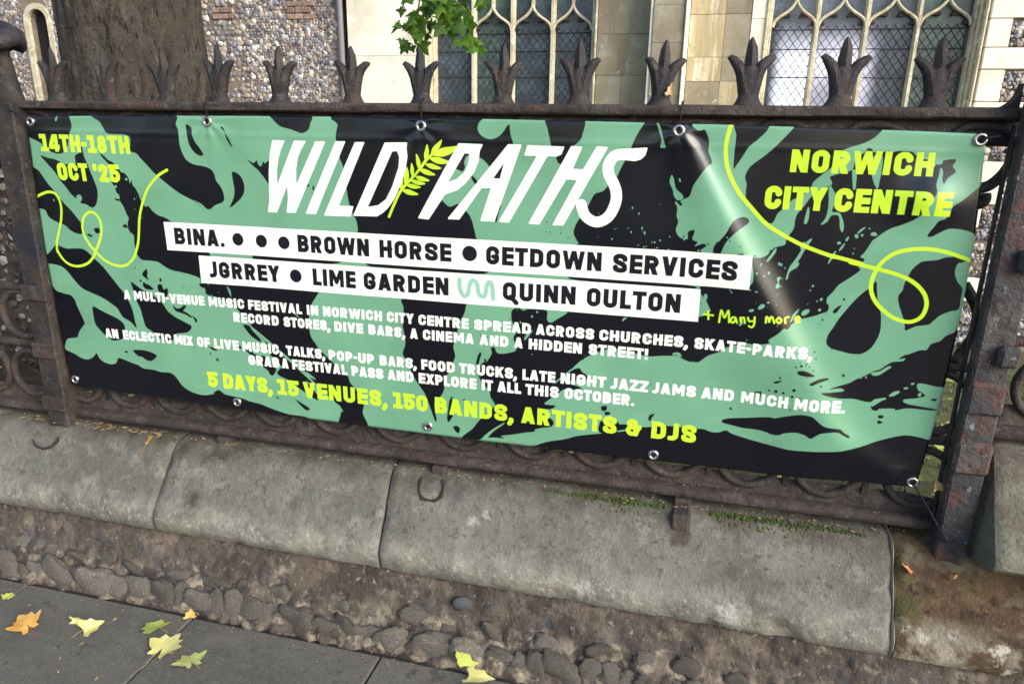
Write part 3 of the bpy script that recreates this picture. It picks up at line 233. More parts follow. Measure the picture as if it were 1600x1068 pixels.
# ---------------------------------------------------------------- banner print
BW, BH, PPM, MX, MY = 3000, 1000, 1.3, 35, 35            # banner size in mm, pixels per mm, bleed
def crom(pts, n=4, closed=True):
    P = np.array(pts, float); m = len(P); out = []
    rng = range(m) if closed else range(m - 1)
    for i in rng:
        if closed: a, b, c, d = P[i-1], P[i], P[(i+1) % m], P[(i+2) % m]
        else: a, b, c, d = P[max(i-1, 0)], P[i], P[i+1], P[min(i+2, m-1)]
        for k in range(n):
            t = k / n
            out.append(.5*((2*b) + (c-a)*t + (2*a-5*b+4*c-d)*t*t + (-a+3*b-3*c+d)*t**3))
    if not closed: out.append(P[-1])
    return np.array(out)
class Canvas:
    def __init__(s, W, H, ppm, ss=2):
        s.ss = ss; s.k = ppm*ss; s.W = int((W+2*MX)*ppm); s.H = int((H+2*MY)*ppm)
        s.img = np.zeros((s.H, s.W, 3), np.float32)
    def _apply(s, m, x0, y0, col):
        ss = s.ss; h, w = m.shape[0]//ss, m.shape[1]//ss
        c = m.reshape(h, ss, w, ss).mean((1, 3))[..., None].astype(np.float32)
        X0, Y0 = x0//ss, y0//ss; a = max(0, -X0); b = max(0, -Y0)
        X1, Y1 = min(s.W, X0+w), min(s.H, Y0+h)
        if X1 <= X0+a or Y1 <= Y0+b: return
        c = c[b:Y1-Y0, a:X1-X0]; r = s.img[Y0+b:Y1, X0+a:X1]
        r[:] = r*(1-c) + np.array(col, np.float32)*c
    def poly(s, pts, col, holes=(), smooth=False):
        loops = [(np.array(crom(p) if smooth else p, float)+(MX, MY))*s.k for p in [pts]+list(holes)]
        ss = s.ss; A = loops[0]
        x0 = int(max(A[:, 0].min(), -60*s.k)//ss*ss) - ss; y0 = int(max(A[:, 1].min(), -60*s.k)//ss*ss) - ss
        x1 = int(min(A[:, 0].max(), (BW+120)*s.k)//ss*ss) + 2*ss; y1 = int(min(A[:, 1].max(), (BH+120)*s.k)//ss*ss) + 2*ss
        if x1 <= x0 or y1 <= y0: return
        m = np.zeros((y1-y0, x1-x0), bool)
        for L in loops:
            for (ax, ay), (bx, by) in zip(L, np.roll(L, -1, 0)):
                if ay == by: continue
                if ay > by: ax, ay, bx, by = bx, by, ax, ay
                r0 = max(int(math.ceil(ay-.5)), y0); r1 = min(int(math.ceil(by-.5)), y1)
                for r in range(r0, r1):
                    x = ax + (bx-ax)*(r+.5-ay)/(by-ay)
                    m[r-y0, min(max(int(math.ceil(x-.5))-x0, 0), x1-x0):] ^= True
        s._apply(m, x0, y0, col)
    def stroke(s, lines, w, col, box=None, sx=1, sy=1, ox=0, oy=0):
        # lines: polylines in local units; width w in local units; box clips (x0,y0,x1,y1)
        ox += MX; oy += MY; ss = s.ss; k = s.k; allp = np.concatenate([np.array(l, float) for l in lines])
        bx = box or (allp[:, 0].min()-w, allp[:, 1].min()-w, allp[:, 0].max()+w, allp[:, 1].max()+w)
        x0 = int((ox+bx[0]*sx)*k//ss*ss) - ss; x1 = int((ox+bx[2]*sx)*k//ss*ss) + 2*ss
        y0 = int((oy+bx[1]*sy)*k//ss*ss) - ss; y1 = int((oy+bx[3]*sy)*k//ss*ss) + 2*ss
        X, Y = np.meshgrid((np.arange(x0, x1)+.5)/k, (np.arange(y0, y1)+.5)/k)
        X = (X-ox)/sx; Y = (Y-oy)/sy
        asp = min(max(sx/sy*.97, .7), 1.4)            # keep stems and arms of similar weight
        m = np.zeros(X.shape, bool)
        for l in lines:
            l = np.array(l, float)
            for (ax, ay), (cx, cy) in zip(l[:-1], l[1:]):
                dx, dy = (cx-ax)*asp, cy-ay; q = dx*dx+dy*dy
                t = np.clip((((X-ax)*asp)*dx + (Y-ay)*dy)/max(q, 1e-9), 0, 1)
                d = np.hypot((X-ax)*asp-t*dx, Y-ay-t*dy)
                m |= d < w/2
        if box: m &= (X >= bx[0]) & (X <= bx[2]) & (Y >= bx[1]) & (Y <= bx[3])
        s._apply(m, x0, y0, col)
TK = .266
def arc(cx, cy, rx, ry, a0, a1, n=9):
    return [(cx+rx*math.cos(math.radians(a0+(a1-a0)*i/n)), cy-ry*math.sin(math.radians(a0+(a1-a0)*i/n))) for i in range(n+1)]
def glyphs():
    h = TK/2; g = {}
    def rr(x0, y0, x1, y1, r=.19): # rounded rect outline, clockwise from right-middle up
        return arc(x1-r, y0+r, r, r, 0, 90)+arc(x0+r, y0+r, r, r, 90, 180)+arc(x0+r, y1-r, r, r, 180, 270)+arc(x1-r, y1-r, r, r, 270, 360)
    V = lambda x: [(x, -.3), (x, 1.3)]
    w = .60; o = rr(h, h-.01, w-h, 1-h+.01); g['O'] = (w, [o+[o[0]]])
    g['0'] = (.58, [[(x*.58/.6, y) for x, y in o+[o[0]]]])
    c = [(w-h, .285)]+o[:20]+o[20:]+[(w-h, .715)]; g['C'] = (.585, [c])
    g['G'] = (w, [c[:-1]+[(w-h, .56), (w*.56, .56)]])
    g['Q'] = (.62, [o+[o[0]], [(w*.6, .8), (w*.95, 1.12)]])
    s = crom([(w-h, .29), (w-h-.02, .2), (w/2, h-.01), (h+.02, .19), (h, .31), (w*.3, .43), (w*.66, .55), (w-h, .69), (w-h-.02, .83), (w/2, 1-h+.01), (h+.02, .82), (h, .715)], 4, False)
    g['S'] = (.58, [s])
    g['U'] = (w, [[(h, -.3), (h, .72)]+arc(w/2, .70, w/2-h, 1-h-.70+.01, 180, 360)+[(w-h, -.3)]])
    g['J'] = (.42, [[(.42-h, -.3), (.42-h, .72)]+arc(.42-h-.17, .70, .17, .18, 0, -100)])
    g['D'] = (.60, [V(h), [(h, h), (w-h-.18, h)]+arc(w-h-.18, h+.2, .18, .2, 90, 0)+arc(w-h-.18, 1-h-.2, .18, .2, 0, -90)+[(h, 1-h)]])
    def bowl(x1, y0, y1): r = (y1-y0)/2; return [(h, y0), (x1-h-r*.8, y0)]+arc(x1-h-r*.8, (y0+y1)/2, r*.8, r, 90, -90)+[(h, y1)]
    g['B'] = (.60, [V(h), bowl(.575, h-.01, .49), bowl(.60, .50, 1-h+.01)])
    g['P'] = (.57, [V(h), bowl(.575, h, .57)])
    g['R'] = (.60, [V(h), bowl(.585, h, .55), [(.30, .5), (.50, 1.2)]])
    g['E'] = (.50, [V(h), [(h, h-.02), (1, h-.02)], [(h, .5), (.46, .5)], [(h, 1-h+.02), (1, 1-h+.02)]])
    g['F'] = (.48, [V(h), [(h, h-.02), (1, h-.02)], [(h, .52), (.40, .52)]])
    g['L'] = (.46, [V(h), [(h, 1-h+.02), (1, 1-h+.02)]])
    g['I'] = (TK, [V(h)]); g['H'] = (.60, [V(h), V(.60-h), [(h, .5), (.5, .5)]])
    g['T'] = (.52, [V(.26), [(-1, h-.02), (2, h-.02)]])
    g['N'] = (.62, [V(h), V(.62-h), [(h-.03, -.08), (.62-h+.03, 1.08)]])
    g['M'] = (.78, [V(h), V(.78-h), [(h, -.05), (.39, .72)], [(.78-h, -.05), (.39, .72)]])
    g['A'] = (.62, [[(h-.045, 1.2), (.31, -.05)], [(.62-h+.045, 1.2), (.31, -.05)], [(.18, .73), (.44, .73)]])
    g['V'] = (.60, [[(h-.05, -.2), (.30, 1.05)], [(.60-h+.05, -.2), (.30, 1.05)]])
    g['W'] = (.88, [[(h-.06, -.2), (.26, 1.05)], [(.26, 1.05), (.45, .0)], [(.45, .0), (.64, 1.05)], [(.64, 1.05), (.88-h+.05, -.2)]])
    g['X'] = (.60, [[(h-.08, -.15), (.6-h+.08, 1.15)], [(.6-h+.08, -.15), (h-.08, 1.15)]])
    g['Y'] = (.58, [[(h-.07, -.15), (.29, .58)], [(.58-h+.07, -.15), (.29, .58)], [(.29, .5), (.29, 1.3)]])
    g['Z'] = (.52, [[(-1, h-.02), (2, h-.02)], [(-1, 1-h+.02), (2, 1-h+.02)], [(.46, .1), (.08, .9)]])
    g['K'] = (.60, [V(h), [(.2, .58), (.60-h+.09, -.15)], [(.26, .42), (.60-h+.09, 1.15)]])
    g['1'] = (.46, [V(.26), [(-.1, 1-h+.03), (.6, 1-h+.03)], [(.03, .13), (.26, .11)]])
    g['2'] = (.54, [list(crom([(h, .31), (h+.04, .17), (.27, h-.01), (.54-h, .2), (.54-h, .36), (.3, .62), (h, .9)], 4, False)), [(h, 1-h+.02), (1, 1-h+.02)]])
    g['4'] = (.60, [V(.42), [(-.1, .72), (.8, .72)], [(.40, -.1), (.07, .72)]])
    g['5'] = (.56, [[(.08, h-.02), (.5, h-.02)], [(h+.02, h), (h+.02, .45)], list(crom([(h, .45), (.28, .40), (.56-h, .52), (.56-h, .75), (.28, 1-h+.01), (h, .82), (h, .72)], 4, False))])
    o8 = lambda y0, y1, i: arc(.28, (y0+y1)/2, .28-h-i, (y1-y0)/2, 0, 360, 16)
    g['8'] = (.56, [o8(h-.01, .48, .02), o8(.5, 1-h+.01, 0)])
    g['&'] = (.62, [o8(h-.01, .46, .03), o8(.48, 1-h+.01, 0), [(.36, .46), (.62, .46)], [(.52, .46), (.42, .9)]])
    g[','] = (.24, [[(.12, .88), (.13, .95), (.06, 1.12)]]); g['.'] = (.24, [[(.12, .885), (.121, .885)]])
    g['!'] = (.25, [[(.125, -.3), (.125, .5)], [(.125, .885), (.126, .885)]])
    g['-'] = (.30, [[(-.3, .54), (.6, .54)]]); g["'"] = (.22, [[(.13, .1), (.10, .2), (.12, .26)]])
    return g
def draw_word(cv, G, word, x0, x1, yt, yb, col):
    sp = .035; H = yb-yt; tot = sum(G[c][0] for c in word)+sp*(len(word)-1); sx = (x1-x0)/tot
    x = x0
    for c in word:
        w, L = G[c]; box = (0, 0, w, 1) if c not in ",Q" else (-.1, 0, w+.12, 1.3)
        tw = TK*(.9 if c in 'MW8&' else 1)
        if c == '-': box = (.02, .40, w-.02, .64)
        cv.stroke(L, tw, col, box, sx, H, x, yt)
        x += (w+sp)*sx
def paint_banner(ART):
    green = (.148, .345, .212); black = (.0025, .0026, .0060); yel = (.52, .80, .032); white = (.93, .94, .82)
    cols = {'y': yel, 'b': (.006, .0055, .012), 'w': (.93, .94, .84)}
    cv = Canvas(BW, BH, PPM); cv.img[:] = green
    for p in ART['black']: cv.poly(p, black, smooth=True)
    for p in ART['green']: cv.poly(p, green, smooth=True)
    for x, y, r in ART['dots']: cv.poly(arc(x, y, r, r, 0, 360, 12), black)
    rnd = random.Random(5)              # fine spatter beside the torn brush edges
    for cx, cy, n, sp in ((2130, 330, 60, 60), (2330, 350, 50, 70), (2480, 420, 50, 60), (640, 560, 26, 60), (1980, 700, 20, 70), (2650, 640, 30, 60), (420, 300, 18, 40), (1900, 300, 20, 30), (1740, 620, 16, 60)):
        for _ in range(n):
            r = rnd.uniform(.8, 2.8); cv.poly(arc(cx+rnd.gauss(0, sp), cy+rnd.gauss(0, sp), r, r*rnd.uniform(.7, 1.8), 0, 360, 8), black if rnd.random() < .5 else green)
    for q in ART['quads']: cv.poly(q, white)
    for l, w in zip(ART['lines'], (9, 10.5)): cv.stroke([crom(l, 5, False)], w, yel)
    for a, b in ART['fern']:
        a = np.array(a, float); b = np.array(b, float); d = b-a; n = np.array((-d[1], d[0]))*.15
        cv.poly([a, a+d*.3+n, a+d*.65+n*.95, b, a+d*.65-n*.6, a+d*.3-n*.8], yel, smooth=True)
    cv.stroke([crom(ART['fernstem'], 5, False)], 8, yel)
    H = ART['holes']; wl = (.96, .97, .86)
    for i, p in enumerate(ART['logo']):
        cv.poly(p, wl, [H[1]] if i == 3 else [H[2]] if i == 4 else [H[0]] if i == 8 else [])
        for a, b in zip(p, p[1:]+p[:1]): cv.stroke([[a, b]], 5, wl)
    cv.stroke([crom(ART['s'], 5, False)], 31, wl)
    for x, y, r in ART['bdots']: cv.poly(arc(x, y, r*1.45, r*1.45, 0, 360, 28), cols['b'])
    cv.stroke([crom(ART['squig'], 5, False)], 15, (.27, .50, .38))
    for l in ART['hand']: cv.stroke([crom(l, 5, False)], 5.5, yel)
    G = glyphs()
    for L, t0, b0, R, t1, b1, c, ws in ART['text']:
        yt, yb = (t0+t1)/2, (b0+b1)/2
        for w, x0, x1 in ws: draw_word(cv, G, w, x0, x1, yt, yb, cols[c])
    return cv.img
# ---------------------------------------------------------------- setting: pavement, road, churchyard ground
g = MB(); g.box(-400, 400, -400, 400, -2.4, -2.3); tag(g.build('ground', M['earth']), kind='structure')
g = MB(); g.box(-60, 60, -12, -3.2, -.4, -.14); tag(g.build('road', M['road']), kind='structure')
pv = MB().box(-14, 14, -3.2, 1.835, -.3, -.012).build('pavement', M['joint']); tag(pv, kind='structure')
def slab_mesh(w, d, seed):
    m = MB(); nx, ny = 8, 8
    m.box(0, w, 0, d, -.06, 0, .004); me = m.mesh('paving_slab', M['slab']); return me
ysl = [(-3.2, -2.29), (-2.28, -1.37), (-1.36, -.45), (-.44, .47), (.48, 1.385), (1.393, 1.812)]
xj = [-5.2, -4.5, -3.74, -3.02, -2.31, -1.6, -.886, -.17, .55, 1.27, 1.98, 2.7]
for r, (a, b) in enumerate(ysl):
    for i in range(len(xj)-1):
        off = 0 if r >= 4 else (.36 if r % 2 else 0)
        link('paving_slab', slab_mesh(xj[i+1]-xj[i]-.007, b-a, i), pv, (xj[i]+off+.0035, a, rnd.uniform(-.0015, .0015)), (rnd.uniform(-.002, .002), rnd.uniform(-.002, .002), 0))
# churchyard: falls away from the wall towards the church
gm = MB(); nx, ny = 90, 40
def gz(x, y): return .34 - .155*(y-2.4) + .05*noise.noise(Vector((x*.8, y*.8, 0))) + .02*noise.noise(Vector((x*4, y*4, 3))) if y > 2.35 else .40
pts = [(x, y, gz(x, y)) for y in np.linspace(2.32, 9.0, ny) for x in np.linspace(-14, 12, nx)]
gm.add(pts, [(j*nx+i, j*nx+i+1, (j+1)*nx+i+1, (j+1)*nx+i) for j in range(ny-1) for i in range(nx-1)])
tag(gm.build('churchyard_lawn', M['earth'], smooth=True), kind='structure')
# grass blades and litter on it (uncountable)
def blades(name, n, xr, yr, zf, mat, h, w, label, cat):
    m = MB()
    for _ in range(n):
        x, y = rnd.uniform(*xr), rnd.uniform(*yr); z = zf(x, y); a = rnd.uniform(0, 6.28); hh = h*rnd.uniform(.4, 1.2); l = rnd.uniform(-.6, .6)*hh
        dx, dy = math.cos(a)*w, math.sin(a)*w
        m.add([(x-dx, y-dy, z-.005), (x+dx, y+dy, z-.005), (x+l*math.sin(a), y-l*math.cos(a), z+hh)], [(0, 1, 2)])
    o = m.build(name, mat); return tag(o, label, cat, kind='stuff')
blades('grass', 14000, (-3.6, 3.4), (2.45, 6.5), gz, M['moss'], .045, .003, 'short green grass in the churchyard behind the railings', 'grass')
# ---------------------------------------------------------------- stone plinth under the railings
PL = empty('plinth_wall', (-.9, 2.05, 0), 'long low stone plinth of sloping grey coping blocks on a rubble flint footing below the banner', 'plinth wall')
prof = [(2.44, .30), (2.44, .500), (2.30, .512), (2.16, .512), (2.125, .503), (2.100, .480), (2.04, .400), (1.985, .330), (1.962, .300), (1.950, .280), (1.948, .262), (1.953, .240), (1.962, .224), (2.05, .218), (2.10, .215)]
def stretch_prof(p, k=3, st=.016):
    out = []
    for (a, b), (c, d) in zip(p, p[1:]):
        n = max(1, int(math.hypot(c-a, d-b)/st))
        out += [(a+(c-a)*i/n, b+(d-b)*i/n) for i in range(n)]
    return out+[p[-1]]
PF = stretch_prof(prof)
def coping(x0, x1, mat, seed, skew0=0, skew1=0, dz=0, pf=None, amp=.006, chips=1):
    pf = pf or PF; n = max(2, int((x1-x0)/.016)); m = MB(); rings = []
    for i in range(n+1):
        t = i/n; e = min(t*n, (1-t)*n)
        rings.append([(x0+(x1-x0)*t + (skew0*(1-t)+skew1*t)*(y-2.1), y+(.007 if e == 0 else 0), z+dz-(.006 if e == 0 else 0)) for y, z in pf])
    m.loft(rings); me = m.mesh('coping_stone', mat, True); me.set_sharp_from_angle(angle=math.radians(50))
    co = me.vertices
    for v in co:
        p = v.co; d = noise.noise(p*3+Vector((seed*5, 0, 0)))*amp*1.6 + noise.noise(p*11+Vector((seed, 3, 0)))*amp*.8 + noise.noise(p*38)*amp*.35
        low = math.exp(-((p.z-dz-.26)/.05)**2); ed = math.exp(-min(abs(p.x-x0), abs(p.x-x1))/.018)
        chip = max(0, noise.noise(p*9+Vector((0, seed, 9)))-.25)*.05*low*chips
        ec = ed*max(0, noise.noise(p*22+Vector((seed, 0, 0)))+.1)*.012*chips
        v.co = p + Vector((0, -d*.8+chip+ec, d*.5-ec*.7))
    me.update(); return link('coping_stone', me, PL)
for i, (a, b) in enumerate(((-5.6, -4.2), (-4.193, -2.95), (-2.943, -1.853), (-1.846, -.968), (-.961, .645))):
    coping(a, b, M['coping'], i+1, skew0=-.1 if i == 4 else 0, skew1=-.1 if i == 3 else 0, amp=.0045)
c5 = coping(.654, 2.6, M['dirty'], 9, amp=.012, chips=2.2); c5['label'] = 'soil stained brown coping block'
pf2 = stretch_prof([(2.44, .45), (2.44, .832), (2.22, .842), (2.16, .838), (2.12, .815), (2.03, .66), (1.985, .575), (1.978, .545), (1.99, .53), (2.10, .50), (2.3, .46)])
c6 = coping(.864, 2.6, M['block'], 13, skew0=-.05, pf=pf2, amp=.007, chips=0); c6['label'] = 'upper stone block beside the right post'
# stones broken out of the coping and reset round the railing feet
def patch(cx, y, z, w, d, mat, seed, name='patch_stone', th=.02):
    m = MB(); k = 12; pts = []
    for i in range(k):
        a = 2*math.pi*i/k; r = 1+.14*noise.noise(Vector((math.cos(a)*2, math.sin(a)*2, seed)))
        sx_ = abs(math.cos(a))**.6*math.copysign(1, math.cos(a)); sy_ = abs(math.sin(a))**.6*math.copysign(1, math.sin(a))
        pts.append((sx_*w/2*r, sy_*d/2*r))
    m.loft([[(px, py, -th) for px, py in pts], [(px, py, 0) for px, py in pts], [(px*.88, py*.88, .004) for px, py in pts], [(px*.4, py*.4, .006) for px, py in pts]])
    me = m.mesh(name, mat); return link(name, me, PL, (cx, y, z), (math.radians(52), 0, 0))
m = MB(); m.tube([(-.850, 2.120, .5085), (-.852, 2.104, .487), (-.846, 2.084, .4625), (-.835, 2.074, .449), (-.812, 2.070, .4445), (-.785, 2.073, .4475), (-.768, 2.083, .461), (-.764, 2.104, .487), (-.768, 2.118, .506)], [.003, .006, .0045, .007, .004, .005, .0075, .005, .007], 6); me = m.mesh('crack', M['joint']); rough_up(me, .004, 60); link('crack', me, PL)
m = MB(); m.tube([(-2.475, 2.075, .4555), (-2.45, 2.062, .438), (-2.41, 2.058, .432), (-2.375, 2.066, .4425), (-2.36, 2.080, .461), (-2.362, 2.092, .476)], [.002, .004, .0045, .006, .007, .003], 6); m.build('crack', M['joint'], PL)
coping(.6455, .6535, M['coping_edge'], 31, amp=.004)
# footing: mortar band and a ragged course of flints at its foot
nx = 760; ft = []; fp = [(2.12, .226), (1.985, .224), (1.968, .205), (1.952, .160), (1.934, .120), (1.912, .085), (1.885, .052), (1.858, .028), (1.838, .008), (1.828, -.02), (1.828, -.06)]
def stretch2(p, st=.009):
    out = []
    for (a, b), (c, d) in zip(p, p[1:]):
        n = max(1, int(math.hypot(c-a, d-b)/st)); out += [(a+(c-a)*i/n, b+(d-b)*i/n) for i in range(n)]
    return out+[p[-1]]
fp = fp[:1]+stretch2(fp[1:])
rings = [[(-4.4+6.4*i/nx, y, z) for y, z in fp] for i in range(nx+1)]
m = MB().loft(rings, closed=False); me = m.mesh('footing', M['mortar'], True)
for v in me.vertices:
    p = v.co.copy(); k = min(1, max(0, (.235-p.z)/.03)); low = min(1, max(0, (.135-p.z)/.07))
    q = Vector((p.x*11+noise.noise(p*6)*.8, 0, p.z*15+p.x*.6+noise.noise(p*7+Vector((4, 0, 0)))*.8)); dd, _ = noise.voronoi(q)
    lump = min(.5, dd[1]-dd[0])
    d = noise.noise(p*5)*.012+noise.noise(p*13)*.009+noise.noise(p*33)*.005+noise.noise(p*80)*.0022+ (lump*.030-.008)*low + (lump-.25)*.010
    v.co = p+Vector((0, -d*k, d*.45*k))
me.update()
link('footing', me, PL)
def nodule(name, mat, seed, sub=2):
    bm = bmesh.new(); bmesh.ops.create_icosphere(bm, subdivisions=sub, radius=1)
    for v in bm.verts:
        p = v.co.copy(); sd_ = Vector((seed*3.1, 0, 0)); p = Vector([math.copysign(abs(c)**.8, c) for c in p]); v.co = p*(1+.42*noise.noise(p*1.0+sd_)+.22*noise.noise(p*2.6+sd_)+.08*noise.noise(p*7+sd_))
    me = bpy.data.meshes.new(name); bm.to_mesh(me); bm.free(); me.materials.append(mat)
    me.polygons.foreach_set('use_smooth', [True]*len(me.polygons)); return me
nods = [nodule('flint', M['rubble'], i, 3) for i in range(9)]
x = -3.05
while x < 1.1:
    w = rnd.choice((rnd.uniform(.022, .036), rnd.uniform(.034, .062))); x += w*1.0
    link('flint', rnd.choice(nods), PL, (x, 1.868+rnd.uniform(-.006, .008), .024+rnd.uniform(-.010, .018)), (rnd.uniform(-.5, .1), rnd.uniform(-.5, .5), rnd.uniform(-.3, .3)), (w*1.35, w*.42, rnd.uniform(.030, .050)))
    x += w*rnd.uniform(.7, 1.5)
x = -3.05
while x < 1.2:
    w = rnd.uniform(.022, .05); x += w*rnd.uniform(1.4, 3.4)
    link('flint', rnd.choice(nods), PL, (x, 1.918+rnd.uniform(-.004, .008), .074+rnd.uniform(-.014, .022)), (rnd.uniform(-.6, 0), rnd.uniform(-.5, .5), rnd.uniform(-.3, .3)), (w*1.1, w*.36, rnd.uniform(.018, .032)))
    x += w
for q in range(22):
    w = rnd.uniform(.014, .04); z = rnd.uniform(.11, .2)
    link('flint', rnd.choice(nods), PL, (rnd.uniform(-2.8, 1.0), 1.938+(z-.1)*.5+.018, z), (rnd.uniform(-.3, .3), rnd.uniform(-.4, .4), rnd.uniform(0, 6)), (w, w*.5, w*.6))
ro = MB().lathe(0, 0, [(.2, -1), (.6, -.85), (.9, -.45), (1, 0), (.93, .4), (.65, .8), (.2, 1)], 20).mesh('round_flint', M['blue'], True); rough_up(ro, .12, 1.5); link('round_flint', ro, PL, (-.650, 1.950, .150), (0, .1, .2), (.034, .014, .025), label='dark blue round flint set in the mortar')
# moss in the gap below the bottom rail
m = MB()
def tuft(m, x, y, z, r):
    a0 = rnd.uniform(0, 6); k = 6
    m.add([(x, y, z+r*.8)]+[(x+r*math.cos(a0+6.283*i/k)*rnd.uniform(.6, 1.2), y+r*math.sin(a0+6.283*i/k)*rnd.uniform(.6, 1.2), z-.004) for i in range(k)], [(0, i+1, (i+1) % k+1) for i in range(k)])
for x0, x1, n in ((-.78, -.55, 60), (-.42, -.02, 1000), (.12, .58, 900), (-2.0, -1.4, 60)):
    for _ in range(n):
        y = rnd.uniform(2.128, 2.19) if rnd.random() < .9 else rnd.uniform(2.105, 2.13); z = .510 if y > 2.13 else .508-(2.13-y)*1.05
        tuft(m, rnd.uniform(x0, x1), y, z, rnd.uniform(.002, .006))
tag(m.build('moss', M['moss']), 'bright green moss growing on the plinth under the bottom rail', 'moss', kind='stuff')
# small dry litter on rail, plinth and footing
m = MB()
def flake(x, y, z, r, tilt=.3):
    a = rnd.uniform(0, 6.28); e = rnd.uniform(.3, .9); q = [(x+r*math.cos(a), y+r*math.sin(a), z+rnd.uniform(0, tilt)*r), (x-e*r*math.sin(a), y+e*r*math.cos(a), z+.001), (x-r*math.cos(a), y-r*math.sin(a), z+rnd.uniform(0, tilt)*r), (x+e*r*math.sin(a), y-e*r*math.cos(a), z+.001)]
    m.add(q, [(0, 1, 2), (0, 2, 3)])
for _ in range(260): flake(rnd.uniform(-2.9, .7), rnd.uniform(2.13, 2.19), .516, rnd.uniform(.002, .008))
for _ in range(110): flake(rnd.uniform(-2.9, .7), rnd.uniform(2.16, 2.22), .573, rnd.uniform(.0015, .005))
for _ in range(160): flake(rnd.uniform(.62, 1.1), rnd.uniform(2.0, 2.14), .37+rnd.uniform(0, .0)+.0, .001)
for _ in range(90): flake(rnd.uniform(-2.6, -1.9), rnd.uniform(2.12, 2.17), .517, rnd.uniform(.004, .012))
for _ in range(170): flake(rnd.uniform(-2.6, 1.0), rnd.choice((rnd.uniform(1.4, 1.8), rnd.gauss(1.79, .02))), .004, rnd.uniform(.001, .005), .1)
for _ in range(14): flake(rnd.uniform(-2.4, .2), rnd.uniform(1.45, 1.80), .004, rnd.uniform(.006, .011), .2)
tag(m.build('leaf_litter', M['leaf_brown']), 'fine dry leaf litter caught on the plinth and bottom rail', 'leaf litter', kind='stuff')

sb_ = MB(); pts = [(x, y, gz(x, y)+.018+.02*noise.noise(Vector((x*7, y*7, 9)))) for y in np.linspace(2.33, 8.45, 60) for x in np.linspace(-12, -1.9, 90)]
sb_.add(pts, [(j*90+i, j*90+i+1, (j+1)*90+i+1, (j+1)*90+i) for j in range(59) for i in range(89)]); tag(sb_.build('soil_bed', M['soil'], smooth=True), kind='structure')
LW = empty('low_wall', (-4.6, 3.25, .1), 'low brown flint wall glimpsed through the railing at the left edge of the photo', 'wall')
me = MB().box(-6.6, -3.12, 3.12, 3.42, -.2, 1.60, .03).mesh('wall_body', M['soilwall']); link('wall_body', me, LW)
# ---------------------------------------------------------------- cast iron railings
FX = [-2.205, -1.987, -1.756, -1.558, -1.334, -1.079, -.85, -.592, -.364, -.133, .105, .338, .568]
def petal(m, pts, wx, wy, seg=8):
    """pts: centre line (x,z); wx, wy: half thickness in plane / along y, per point"""
    rings = []
    for i, (x, z) in enumerate(pts):
        a = pts[max(i-1, 0)]; b = pts[min(i+1, len(pts)-1)]; t = Vector((b[0]-a[0], 0, b[1]-a[1])).normalized(); n = Vector((t.z, 0, -t.x))
        rings.append([Vector((x, 0, z)) + n*(math.cos(q)*wx[i]) + Vector((0, math.sin(q)*wy[i], 0)) for q in [2*math.pi*k/seg for k in range(seg)]])
    m.loft(rings)
def finial_mesh(seed):
    m = MB(); r_ = random.Random(seed); j = lambda a: r_.uniform(-a, a)
    m.loft([[(rx*math.cos(q), ry*math.sin(q), z) for q in [2*math.pi*k/14 for k in range(14)]] for z, rx, ry in ((-.012, .045, .030), (0, .043, .029), (.006, .036, .027), (.016, .030, .023), (.035, .0235, .019), (.06, .0235, .019), (.085, .026, .018), (.100, .022, .014))])
    h = j(.004)
    petal(m, [(0, .05), (0, .09), (j(.002), .115), (j(.002), .145), (j(.003), .163+h), (j(.003), .174+h)], [.018, .017, .0175, .014, .009, .003], [.010, .014, .013, .009, .006, .003], 4)
    for s in (-1, 1):
        e = j(.004)
        petal(m, [(s*.012, .03), (s*.016, .06), (s*.022, .085), (s*.032, .104), (s*(.045+e), .117), (s*(.054+e), .122+j(.003)), (s*(.060+e), .121)], [.015, .016, .0155, .0145, .0115, .008, .003], [.016, .018, .018, .016, .012, .008, .004], 8)
        petal(m, [(s*.006, .03), (s*.010, .062), (s*.016, .088), (s*.024, .104)], [.008, .009, .007, .003], [.022, .021, .018, .012], 6)
    me = m.mesh('finial', M['iron'], True); me.set_sharp_from_angle(angle=math.radians(48)); return me
finials = [finial_mesh(i) for i in range(5)]
def ring_path(cx, cz, r, y, n=28): return [(cx+r*math.cos(2*math.pi*i/n), y, cz+r*math.sin(2*math.pi*i/n)) for i in range(n)]
def bar_box(m, x0, x1, y0, y1, z0, z1, b=.004): return m.box(x0, x1, y0, y1, z0, z1, b)
def railprof(x0, x1, yc, zc, hw, hh, seg=10, n=40, amp=.0012):
    m = MB(); rings = []
    for i in range(n+1):
        x = x0+(x1-x0)*i/n
        rings.append([(x, yc+math.copysign(abs(math.cos(q))**.55, math.cos(q))*hw+noise.noise(Vector((x*6, q, 0)))*amp, zc+math.copysign(abs(math.sin(q))**.6, math.sin(q))*hh+noise.noise(Vector((x*3, q*2, 4)))*amp*1.5) for q in [2*math.pi*(k+.5)/seg for k in range(seg)]])
    return m.loft(rings)
def tilt(m, f):
    m.v = [(x, y, z+f(x)) for x, y, z in m.v]; return m
def scroll_pts(pts): return crom(pts, 6, False)
